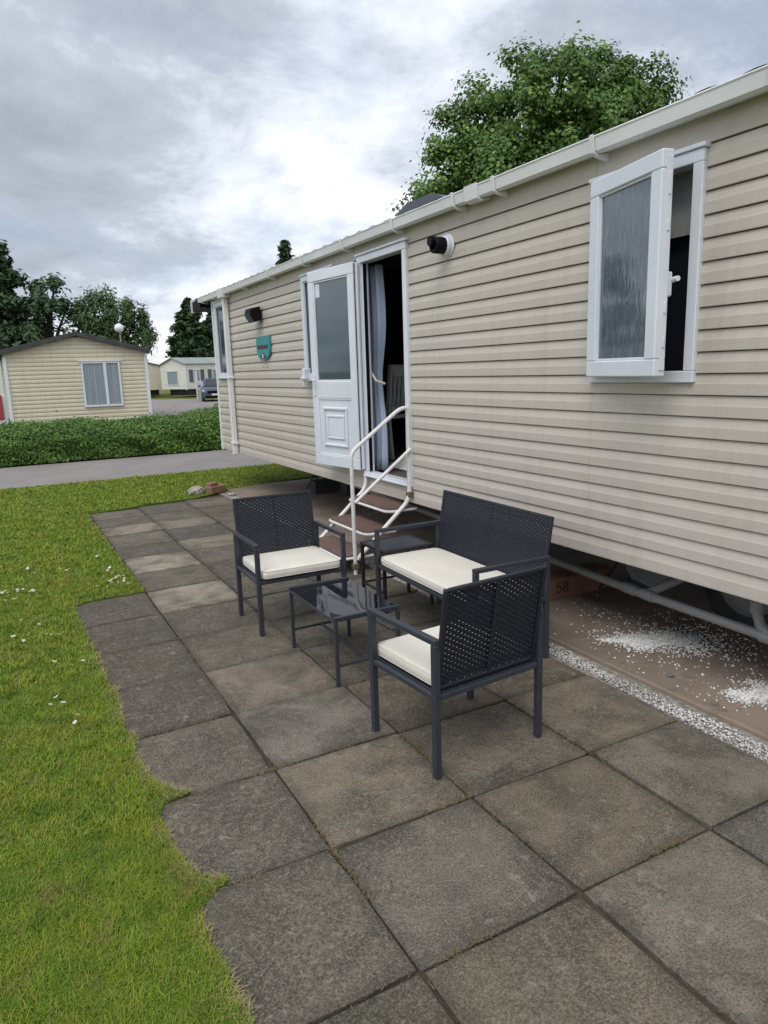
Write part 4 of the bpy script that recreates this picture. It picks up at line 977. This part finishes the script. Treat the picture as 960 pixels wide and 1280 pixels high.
def make_daisies():
    mb = MB(); pet = 9
    for k in range(pet):
        a = 2*PI*k/pet; c, s = math.cos(a), math.sin(a); w = .0042
        mb.add([(0, 0, .0), (c*.007-s*w, s*.007+c*w, .001), (c*.0135, s*.0135, .0005), (c*.007+s*w, s*.007-c*w, .001)], [(0, 3, 2, 1)])
    mb.lathe([(.0046, .0008), (.0035, .0035), (.0, .004)], 8)
    mb.tube([(0, 0, -.04), (.002, 0, -.001)], .0008, 5)
    me = mb.mesh('daisy'); me.materials.append(M['petal']); me.materials.append(pm('daisy_yellow', (.6, .4, .03), rough=.8))
    for i, p in enumerate(me.polygons):
        if i >= pet: p.material_index = 1
    spots = [(-.16, 6.25), (-.1, 6.17), (-.03, 6.15), (.01, 6.21), (.06, 6.11), (.32, 6.72), (.37, 6.62), (.09, 6.88), (.77, 6.44), (.7, 6.29), (.71, 5.92), (.77, 6.15), (.62, 6.22), (.65, 5.96), (.68, 6.41), (.7, 6.11), (.75, 5.98), (.63, 6.86), (.09, 3.9), (.06, 3.82), (.12, 3.81), (.17, 3.62), (.15, 3.54), (.11, 4.96), (.14, 4.89), (.18, 4.92), (.11, 5.25), (.05, 5.36), (-.03, 5.37), (.27, 4.35), (.12, 4.43), (.13, 6.89), (.07, 6.89)]
    more = [(x+random.gauss(0, .07), y+random.gauss(0, .13)) for x, y in spots if y > 4.6] + [(.72+random.gauss(0, .05), 6.15+random.gauss(0, .2)) for _ in range(14)] + [(-.05+random.gauss(0, .1), 6.18+random.gauss(0, .07)) for _ in range(12)]
    ok = in_poly(np.array(more), LAWN)
    for (x, y), k in zip(spots+more, [True]*len(spots)+list(ok)):
        if not k: continue
        o = bpy.data.objects.new('daisy', me); COL.objects.link(o); o.location = (x, y, .042); s = random.uniform(.75, 1.2); o.scale = (s, s, 1)
        o.rotation_euler = (random.gauss(0, .3)-.25, random.gauss(0, .3), random.uniform(0, 6)); lab, gr = (('white daisy in the dense patch beside the slab corner', 'daisies beside the slab corner') if x > .5 and y > 5.6 else ('white daisy in the far lawn patch at the left edge', 'daisies in the far lawn patch') if y > 5.6 else ('white daisy in the middle of the lawn strip', 'daisies in the middle of the lawn') if y > 4.6 else ('white daisy in the near lawn, one of the few largest', 'daisies in the near lawn'))
        tag(o, lab, 'daisy', gr)
make_daisies()

# ------------------------------------------------------------------ hedge
def make_hedge():
    x0, x1 = -9.0, 6.3; y0, y1 = 16.12, 17.75
    def top(x): return .46+.010*(x+1)+.03*np.sin(x*1.7)+.02*np.sin(x*4.3+1)
    t = thing('privet_hedge', (-1.4, 16.9, 0), 'low clipped green hedge along the far side of the road', 'hedge')
    core = MB(); nx = 60; prof = [(y0+.16, 0), (y0+.13, .52), (y0+.30, .74), (y0+.75, .86), (y1-.3, .80), (y1-.15, .5), (y1-.15, 0)]
    V = []; F = []
    for i in range(nx+1):
        x = x0+.1+(x1-x0-.2)*i/nx; k = top(x)/.60
        for (y, z) in prof: V.append((x, y+.03*math.sin(x*5+z*9), z*k*.96))
    n = len(prof)
    for i in range(nx):
        for j in range(n-1): F.append((i*n+j, i*n+j+1, (i+1)*n+j+1, (i+1)*n+j))
    core.add(V, F+[tuple(range(n))[::-1], tuple(nx*n+q for q in range(n))])
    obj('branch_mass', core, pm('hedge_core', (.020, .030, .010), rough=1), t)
    N_ = 62000; x = rng.uniform(x0, x1, N_); u = rng.uniform(0, 1, N_); k = top(x)/.60
    # path around the profile: front face then top
    front = u < .52; tt = np.where(front, u/.52, (u-.52)/.48)
    z = np.where(front, tt*.60, .60+.31*np.sin(np.minimum(tt*1.6, 1)*PI/2)-.25*np.maximum(tt-.75, 0))
    y = np.where(front, y0+.05*np.sin(x*5+z*8)+.05*(1-np.abs(tt-.5)), y0+.02+tt*(y1-y0-.1))
    nrm = np.stack([np.zeros(N_), np.where(front, -1, -.55+.5*tt), np.where(front, .28, .85)], 1)
    ctr = np.stack([x, y, z*k], 1)+nrm*(rng.normal(0, .045, N_))[:, None]
    # sprigs above the clipped line
    nn = unit(nrm+rng.normal(0, .55, (N_, 3)))
    sz = rng.uniform(.040, .075, N_)
    P2x = rng.uniform(x0, x1, 2600); P2 = np.stack([P2x, rng.uniform(y0+.1, y0+.9, 2600), np.zeros(2600)], 1); P2[:, 2] = (top(P2x)/.6)*(.66+.22*(P2[:, 1]-y0))+rng.exponential(.045, 2600)
    ctr = np.concatenate([ctr, P2]); nn = np.concatenate([nn, unit(rng.normal(0, 1, (2600, 3))+[0, -.3, .5])]); sz = np.concatenate([sz, rng.uniform(.04, .07, 2600)])
    ctr[:, 2] = np.maximum(ctr[:, 2], .02)
    obj('foliage', leaf_mesh('foliage', ctr-np.array([-1.4, 16.9, 0]), nn, sz, .62, M['leaf_hedge']), None, t, world=False)
make_hedge()

# ------------------------------------------------------------------ other caravans
def gable_caravan(base, rz, w, L, ze, za, z0, m, mroof, label, wins=(), group='neighbouring static caravans', trim=True, step=.106, roof_t=.10):
    """front gable on y=0 facing -y, x from 0..w, body runs to +y"""
    t = thing('static_caravan', base, label, 'caravan', group, rz)
    b = MB(); n = int((za-z0)/step)
    def halfx(z):   # gable limits at height z
        if z <= ze: return 0, w
        k = (z-ze)/(za-ze); return w/2*k, w-w/2*k
    for i in range(n+1):
        a, c = z0+i*step, min(z0+(i+1)*step, za-.02)
        if c <= a: continue
        l0, r0 = halfx(a); l1, r1 = halfx(c)
        b.add([(l0, .0, a+.006), (r0, .0, a+.006), (r0, -.001, a+step*.5), (l0, -.001, a+step*.5), (l1, .016, c), (r1, .016, c), (l0, .02, a), (r0, .02, a), (l1, .02, c), (r1, .02, c)],
              [(6, 7, 1, 0), (0, 1, 2, 3), (3, 2, 5, 4), (4, 5, 9, 8)])
    for (x, s) in ((0, -1), (w, 1)):
        nn = int((ze-z0)/step)
        for i in range(nn+1):
            a, c = z0+i*step, min(z0+(i+1)*step, ze); 
            if c <= a: continue
            q = [(x-s*.02, a), (x, a+.006), (x+s*.001, a+step*.5), (x-s*.016, c)]
            b.add([(p[0], yy, p[1]) for yy in (.02, L) for p in q], [((k, k+1, 5+k, 4+k) if s < 0 else (4+k, 5+k, k+1, k)) for k in range(3)])
    b.box(.021, w-.021, .021, L-.03, z0+.01, ze).prism([(.02, ze+.0005), (w-.02, ze+.0005), (w/2, za-.03)], .022, L-.03, 'y')
    obj('wall', b, m, t, world=False)
    sl = (za-ze)/(w/2); o = .10; r = MB()
    for s in (0, 1):
        X = (lambda x: x) if s == 0 else (lambda x: w-x)
        pl = [(X(-o), ze-o*sl), (X(w/2), za+.0), (X(w/2), za+roof_t), (X(-o), ze-o*sl+roof_t)]
        r.prism(pl if s else pl[::-1], -.14, L+.1, 'y')
    obj('roof', r, mroof, t, world=False)
    if trim:
        for xa in (-.03, w-.05): obj('corner_trim', MB().box(xa, xa+.08, -.022, .06, z0-.05, ze-.08, .004), M['upvc'], t, world=False)
    for (side, a, c, zz0, zz1, mull, shut) in wins:
        if side == 'f': T = lambda p: Vector((p.x, -p.y, p.z))
        elif side == 'r': T = lambda p: Vector((w+p.y, p.x, p.z))
        else: T = lambda p: Vector((-p.y, p.x, p.z))
        f = MB()
        def bx(mb, u0, u1, n0, n1, q0, q1): 
            mb.box(u0, u1, n0, n1, q0, q1, .004, T)
        e = .05; bx(f, a, c, .003, .045, zz1-e, zz1); bx(f, a, c, .003, .045, zz0, zz0+e); bx(f, a, a+e, .003, .045, zz0+e, zz1-e); bx(f, c-e, c, .003, .045, zz0+e, zz1-e)
        if mull: bx(f, mull-.035, mull+.035, .003, .05, zz0+e, zz1-e)
        bx(f, a-.04, c+.04, .003, .06, zz1+.0005, zz1+.025)
        wo = obj('window', f, M['upvc'], t, world=False)
        spans = [(a+e, mull-.035), (mull+.035, c-e)] if mull else [(a+e, c-e)]
        for (p0, p1) in spans:
            pn = MB(); bx(pn, p0, p1, .006, .018, zz0+e, zz1-e); obj('pane', pn, M['winglass'], wo, world=False)
        if shut:
            for (p0, p1) in ((a-.42, a-.06), (c+.06, c+.42)):
                sn = MB(); bx(sn, p0, p1, .003, .03, zz0-.02, zz1+.02); obj('shutter', sn, M['shutter'], t, world=False)
    # solid black box for the chassis, standing in for underfloor shade
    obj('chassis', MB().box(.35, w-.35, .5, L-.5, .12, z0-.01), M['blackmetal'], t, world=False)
    return t
nb = gable_caravan((.30, 20.5, 0), 0, 3.45, 10.5, 2.36, 2.79, .55, M['siding_yellow'], M['roof'], 'cream caravan with curtained window facing the hedge', [('f', 1.77, 2.745, .945, 2.13, 2.36, False)], roof_t=.11)
def nb_curtains():
    V = []; F = []; n = 90
    for i in range(n+1):
        x = 1.84+.84*i/n; y = -.0215+.004*math.sin(i*1.3)+.002*math.sin(i*.37); V += [(x, y, 1.0), (x, y, 2.08)]
    for i in range(n): F.append((2*i, 2*i+2, 2*i+3, 2*i+1))
    o = obj('curtain', MB().add(V, F, True), pm('grey_net_curtain', (.33, .36, .40), (.23, .26, .30), 9, .8, stretch=(3, 1, .05)), nb, world=False)
nb_curtains()
# far pair across the park
gable_caravan((12.45, 62, 0), math.radians(-70), 3.6, 11, 2.62, 3.12, .62, M['siding_pale'], M['roof_grey'], 'pale far caravan with slate shutters and grey roof beyond the parked car', [('f', .9, 2.5, .95, 2.1, 0, False), ('r', .75, 1.35, 1.2, 2.15, 0, True), ('r', 2.55, 3.35, 1.2, 2.15, 2.95, True), ('r', 5.2, 6.6, 1.2, 2.15, 5.9, True), ('r', 8, 9, 1.2, 2.15, 0, False)], roof_t=.06)
gable_caravan((8.9, 63, 0), 0, 3.9, 11, 2.55, 3.05, .60, M['siding_yellow'], M['roof'], 'far yellow caravan with dark roof between the near neighbour and the pale one', [], roof_t=.06)
# one more plot to the left, seen mirrored in the open sash
gable_caravan((-9.5, 25.5, 0), math.radians(0), 3.5, 10, 2.45, 2.9, .55, M['siding_pale'], M['roof'], 'pale caravan on the plot to the left, mirrored in the open casement', [('r', 1.0, 1.6, 1.3, 2.0, 0, False), ('r', 3.2, 3.9, 1.3, 2.0, 0, False), ('f', .8, 1.4, 1.3, 2.0, 0, False), ('f', 2.2, 2.8, 1.3, 2.0, 0, False)])
def make_deck_rail():
    t = thing('deck_railing', (-.25, 21.0, 0), 'white deck railing at the left side of the near neighbour caravan', 'railing')
    for x in (-.9, -.35, .20): obj('post', MB().box(x-.04, x+.04, 20.96, 21.04, 0, 1.35, .006), M['upvc'], t)
    for z in (.55, 1.28): obj('rail', MB().box(-.858, -.392, 20.98, 21.02, z, z+.05, .004).box(-.308, .158, 20.98, 21.02, z, z+.05, .004), M['upvc'], t)
    for i in range(8):
        x = -.80+i*.125
        if abs(x+.35) < .06: continue
        obj('baluster', MB().box(x-.014, x+.014, 20.987, 21.013, .601, 1.279), M['upvc'], t)
    r = MB().box(.03, .15, 20.90, 20.97, .70, 1.345, .02); o = obj('red_cloth', r, M['red'], at=(.02, 20.93, .8)); tag(o, 'red cloth hung over the white deck railing', 'cloth')
    s = thing('deck_screen', (.12, 22.5, 0), 'pale upright screen beside the near neighbour caravan', 'screen')
    obj('screen_panel', MB().box(-.3, .24, 22.48, 22.52, .3, 2.25, .01), M['upvc'], s)
make_deck_rail()
def make_far_bits():
    t = thing('deck_skirt', (14, 50.5, 0), 'white boarded deck front beside the parked car', 'decking')
    obj('post', MB().box(12.45, 12.57, 50.44, 50.56, -.05, 2.0, .01), M['skirt'], t)
    for k in range(5): obj('board', MB().box(12.58, 17.0, 50.47, 50.52, .06+k*.25, .295+k*.25, .006), M['skirt'], t)
    # parked car, nose towards the camera
    c = thing('parked_car', (13.15, 48.3, -.05), 'blue silver car parked nose forward in front of the white deck', 'car', None, math.radians(-14))
    body = MB()
    def sect(y, hw, z0, z1, r=.12):
        return [(-hw+r*.3, y, z0), (-hw, y, z0+r), (-hw, y, z1-r), (-hw+r, y, z1), (hw-r, y, z1), (hw, y, z1-r), (hw, y, z0+r), (hw-r*.3, y, z0)]
    S = [sect(-2.15, .70, .30, .72), sect(-2.0, .84, .24, .86), sect(-1.2, .90, .22, .98), sect(-.9, .91, .22, 1.0), sect(1.6, .91, .22, 1.02), sect(2.1, .84, .28, .95)]
    n = 8; V = [p for s in S for p in s]; F = []
    for i in range(len(S)-1):
        for k in range(n): F.append((i*n+k, i*n+(k+1) % n, (i+1)*n+(k+1) % n, (i+1)*n+k))
    F += [tuple(range(n))[::-1], tuple(range(n*(len(S)-1), n*len(S)))]
    body.add(V, F, False)
    C = [sect(-.95, .78, .95, 1.02, .03), sect(-.25, .66, .95, 1.50, .10), sect(1.1, .66, .95, 1.53, .10), sect(1.95, .72, .95, 1.05, .03)]
    V = [p for s in C for p in s]; F = []
    for i in range(3):
        for k in range(n): F.append((i*n+k, i*n+(k+1) % n, (i+1)*n+(k+1) % n, (i+1)*n+k))
    body.add(V, F, False)
    obj('body', body, M['car'], c, world=False)
    obj('windscreen', MB().add([(-.66, -.93, 1.03), (.66, -.93, 1.03), (.55, -.30, 1.46), (-.55, -.30, 1.46)], [(0, 1, 2, 3)]).add([(-.66, -.945, 1.045), (.66, -.945, 1.045), (.55, -.315, 1.475), (-.55, -.315, 1.475)], [(0, 1, 2, 3)]), M['carglass'], c, world=False)
    obj('side_window', MB().box(-.735, -.70, -.35, 1.3, 1.06, 1.40).box(.70, .735, -.35, 1.3, 1.06, 1.40), M['carglass'], c, world=False)
    for s in (-1, 1): obj('headlight', MB().box(s*.70-.16, s*.70+.16, -2.06, -1.95, .66, .80, .02), M['headlight'], c, world=False)
    obj('grille', MB().box(-.50, .50, -2.165, -2.10, .56, .74, .01).box(-.66, .66, -2.165, -2.05, .28, .42, .01), M['black'], c, world=False)
    obj('number_plate', MB().box(-.26, .26, -2.185, -2.166, .44, .55, .004), M['upvc'], c, world=False)
    for s in (-1, 1):
        obj('wing_mirror', MB().box(s*1.0-.09, s*1.0+.09, -.72, -.60, .98, 1.10, .03), M['car'], c, world=False)
        for y in (-1.35, 1.35):
            T = lambda p, s=s, y=y: Vector((s*.80+p.z, y+p.x, .33+p.y))
            wh = obj('wheel', MB().lathe([(.20, -.10), (.31, -.10), (.33, -.07), (.33, .07), (.31, .10), (.20, .10)], 20, T), M['tyre'], c, world=False)
            obj('rim', MB().lathe([(0, s*.10), (.12, s*.085), (.20, s*.10)], 14, T), M['pipe'], wh, world=False)
    # park lamp behind the neighbour
    l = thing('lamp_post', (4.9, 32, 0), 'white globe lamp on a post behind the near neighbour roof', 'lamp post')
    obj('post', MB().tube([(4.9, 32, -.05), (4.9, 32, 3.53)], [.05, .035], 10), M['pipe'], l)
    obj('globe', MB().lathe([(.19*math.sin(a), -.19*math.cos(a)) for a in np.linspace(.25, PI, 14)], 20, lambda p: Vector((4.88+p.x, 32+p.y, 3.72+p.z))), M['globe'], l)
make_far_bits()

# ------------------------------------------------------------------ trees
def limbs(mb, base, tips, r0, seed, n=6):
    q = random.Random(seed)
    for (p, s) in tips:
        b, e = Vector(base), Vector(p); pts = []; rs = []
        for i in range(n+1):
            t = i/n; x = b.lerp(e, t); x.z += (e-b).length*.10*math.sin(PI*t); x += Vector((q.gauss(0, .05), q.gauss(0, .05), 0))*(e-b).length*.25*math.sin(PI*t)
            pts.append(x); rs.append(r0*s*(1-t*.82)+.01)
        mb.tube(pts, rs, 7)
def leaf_points(lobes, per, leaf, clump, seed, flat=.7, surf=.55, mm=(46, 92)):
    """clumps spread through the lobes' volume, leaves around each clump"""
    r = np.random.default_rng(seed); P = []; Nn = []
    for (c, R) in lobes:
        c = np.array(c); R = np.array(R if isinstance(R, (list, tuple)) else (R, R, R))
        k = max(4, int(per*(R.prod())**(2/3)/clump**2))
        d = unit(r.normal(size=(k, 3))); rad = r.uniform(surf, 1.06, k)**.8
        cc = c+d*rad[:, None]*R
        for q, dd in zip(cc, d):
            m = int(r.integers(*mm)); cs = clump*r.uniform(.65, 1.3)
            o = np.clip(r.normal(size=(m, 3)), -1.9, 1.9)*[cs*.55, cs*.55, cs*.55*flat]
            P.append(q+o); Nn.append(unit(o/cs*.8+dd*.5+[0, 0, .55]+r.normal(0, .35, (m, 3))))
    return np.concatenate(P), np.concatenate(Nn)
def broadleaf(name, base, trunk_h, lobes, m, leaf, clump, per, seed, label, r0=.2, aspect=.75, droop=0., group=None, flat=.7, mm=(46, 92)):
    t = thing(name, base, label, 'tree', group); B = Vector(base)
    tr = MB().tube([B+Vector((0, 0, -.05)), B+Vector((.05, .02, trunk_h*.5)), B+Vector((0, 0, trunk_h))], [r0*1.25, r0, r0*.8], 10)
    limbs(tr, B+Vector((0, 0, trunk_h*.9)), [(l[0], .7) for l in lobes], r0, seed)
    obj('trunk', tr, M['trunk'], t)
    P, Nn = leaf_points(lobes, per, leaf, clump, seed, flat, .55, mm); r = np.random.default_rng(seed+1)
    dr = np.full(len(P), droop) if droop else None
    obj('crown', leaf_mesh('crown', P-np.array(B), Nn, leaf*r.uniform(.65, 1.3, len(P)), aspect, m, dr), None, t, world=False)
    return t
broadleaf('maple_tree', (12.8, 14.2, 0), 3.4, [((12.55, 14.26, 7.35), 1.75), ((13.78, 13.68, 7.70), 1.30), ((11.71, 14.72, 7.30), 1.40), ((10.85, 15.06, 6.65), 1.18), ((10.15, 15.32, 6.0), .85), ((9.50, 15.58, 5.65), .55), ((12.86, 14.35, 8.55), .72),
          ((14.45, 13.37, 7.95), .72), ((12.9, 13.77, 6.05), 1.6), ((11.3, 14.44, 5.6), 1.45), ((14.7, 12.88, 6.8), .85), ((11.27, 15.09, 7.98), .55), ((12.15, 14.75, 8.75), .40), ((14.05, 13.72, 8.55), .52), ((15.45, 12.6, 7.0), .50), ((13.4, 14, 8.65), .36), ((10.4, 15.2, 7.25), .42), ((14.0, 13.3, 5.9), 1.3), ((15.9, 12.45, 6.75), .40), ((15.2, 12.7, 6.3), .7), ((13.2, 13.9, 7.1), 1.2)],
          M['leaf_maple'], .092, .38, 3.2, 11, 'large green maple tree rising behind the long caravan', .24, .9, 0., None, .55, (110, 190))
def conifer(name, base, h, rad, z0, m, seed, label, needle=.22, layers=26, group=None, lean=.0, dens=1.0):
    t = thing(name, base, label, 'tree', group); B = Vector(base); r = np.random.default_rng(seed)
    tr = MB().tube([B+Vector((0, 0, -.05)), B+Vector((0, 0, h*.96))], [rad*.09, .03], 9)
    P = []; Nn = []
    for k in range(layers):
        f = k/(layers-1); z = z0+(h-z0)*f; R = rad*(1-f)**.75*r.uniform(.75, 1.15)+.10
        nb_ = int(7+6*(1-f)); a0 = r.uniform(0, 6)
        for j in range(nb_):
            a = a0+2*PI*j/nb_+r.normal(0, .2); L = R*r.uniform(.6, 1.15); d = np.array([math.cos(a), math.sin(a), .18-.1*(1-f)])
            tip = np.array(B)+[0, 0, z]+d*L
            if L > .5: tr.tube([B+Vector((0, 0, z)), Vector(tip)], [.03, .01], 5)
            n = int((28+70*L)*dens); s = r.uniform(.12, 1, n)**.8
            o = r.normal(size=(n, 3))*[.14, .14, .09]*(.5+.5*L)
            P.append(np.array(B)+[0, 0, z]+d*L*s[:, None]+o); Nn.append(unit(r.normal(size=(n, 3))*.6+[0, 0, .9]+d*.4))
    obj('trunk', tr, M['trunk'], t)
    P = np.concatenate(P); Nn = np.concatenate(Nn)
    obj('crown', leaf_mesh('crown', P-np.array(B), Nn, needle*r.uniform(.6, 1.4, len(P)), .42, m), None, t, world=False); return t
conifer('pine_tree', (.35, 35.5, 0), 8.1, 2.6, 1.2, M['leaf_pine'], 21, 'tall dark pine at the left edge behind the near neighbour', .34, 24, None, 0, 1.1)
conifer('pine_tree', (-2.6, 38, 0), 7.4, 2.6, 1.2, M['leaf_pine'], 22, 'dark pine half cut off by the left edge of the photo', .34, 22)
broadleaf('dark_tree', (2.2, 34.5, 0), 2.0, [((2.45, 34, 5.0), .75), ((2.75, 34, 5.65), .28), ((2.2, 34, 3.9), 1.2), ((3.1, 34.2, 4.55), .55), ((1.5, 34, 4.3), .9), ((2.9, 34, 3.5), .9), ((2.2, 34, 5.5), .25)], M['leaf_pine'], .20, .34, 1.9, 23, 'dark loose topped tree between the pine and the feathery tree', .16, .55)
broadleaf('ash_tree', (4.6, 34, 0), 1.6, [((4.5, 33.5, 4.25), 1.0), ((3.9, 33.5, 4.35), .7), ((5.2, 33.5, 4.0), .8), ((4.6, 33.5, 4.95), .42), ((4.1, 33.6, 4.95), .25), ((5.05, 33.5, 4.75), .35), ((5.7, 33.5, 4.35), .28), ((5.5, 33.5, 3.4), .8), ((4.2, 33.5, 3.4), .9), ((6.15, 33.5, 3.95), .2), ((6.35, 33.5, 3.55), .26), ((5.95, 33.5, 3.2), .5), ((5.55, 33.4, 4.75), .14), ((6.1, 33.5, 4.35), .12)], M['leaf_ash'], .20, .28, 1.9, 24, 'feathery green ash tree above the near neighbour roof', .14, .34, .25, None, 1.3)
conifer('cypress_tree', (17.6, 72, 0), 8.9, 3.0, .8, M['leaf_dark'], 25, 'dark cypress beyond the far caravans, left of its twin', .5, 24, 'dark cypresses beyond the far caravans', 0, 1.2)
conifer('cypress_tree', (20.3, 72.5, 0), 8.4, 3.2, .8, M['leaf_dark'], 26, 'dark cypress beyond the far caravans, against the caravan corner', .5, 24, 'dark cypresses beyond the far caravans', 0, 1.2)
conifer('spruce_tree', (13.6, 35, 0), 8.0, 1.25, 1.0, M['leaf_pine'], 27, 'spruce tip poking above the gutter of the long caravan', .26, 24)
for i, (x, y, s) in enumerate(((-9, 40, 31), (-5.2, 41, 33))):
    broadleaf('roundish_tree', (x, y, 0), 2.2, [((x, y, 5.2), 2.4), ((x+1.4, y, 4.2), 1.7), ((x-1.3, y, 4.3), 1.7), ((x+.3, y, 6.8), 1.1)], M['leaf_ash'], .42, .7, .8, s, ['bushy tree behind the left plot, seen mirrored in the open casement', 'second bushy tree behind the left plot, nearer the pine, seen mirrored'][i], .2)
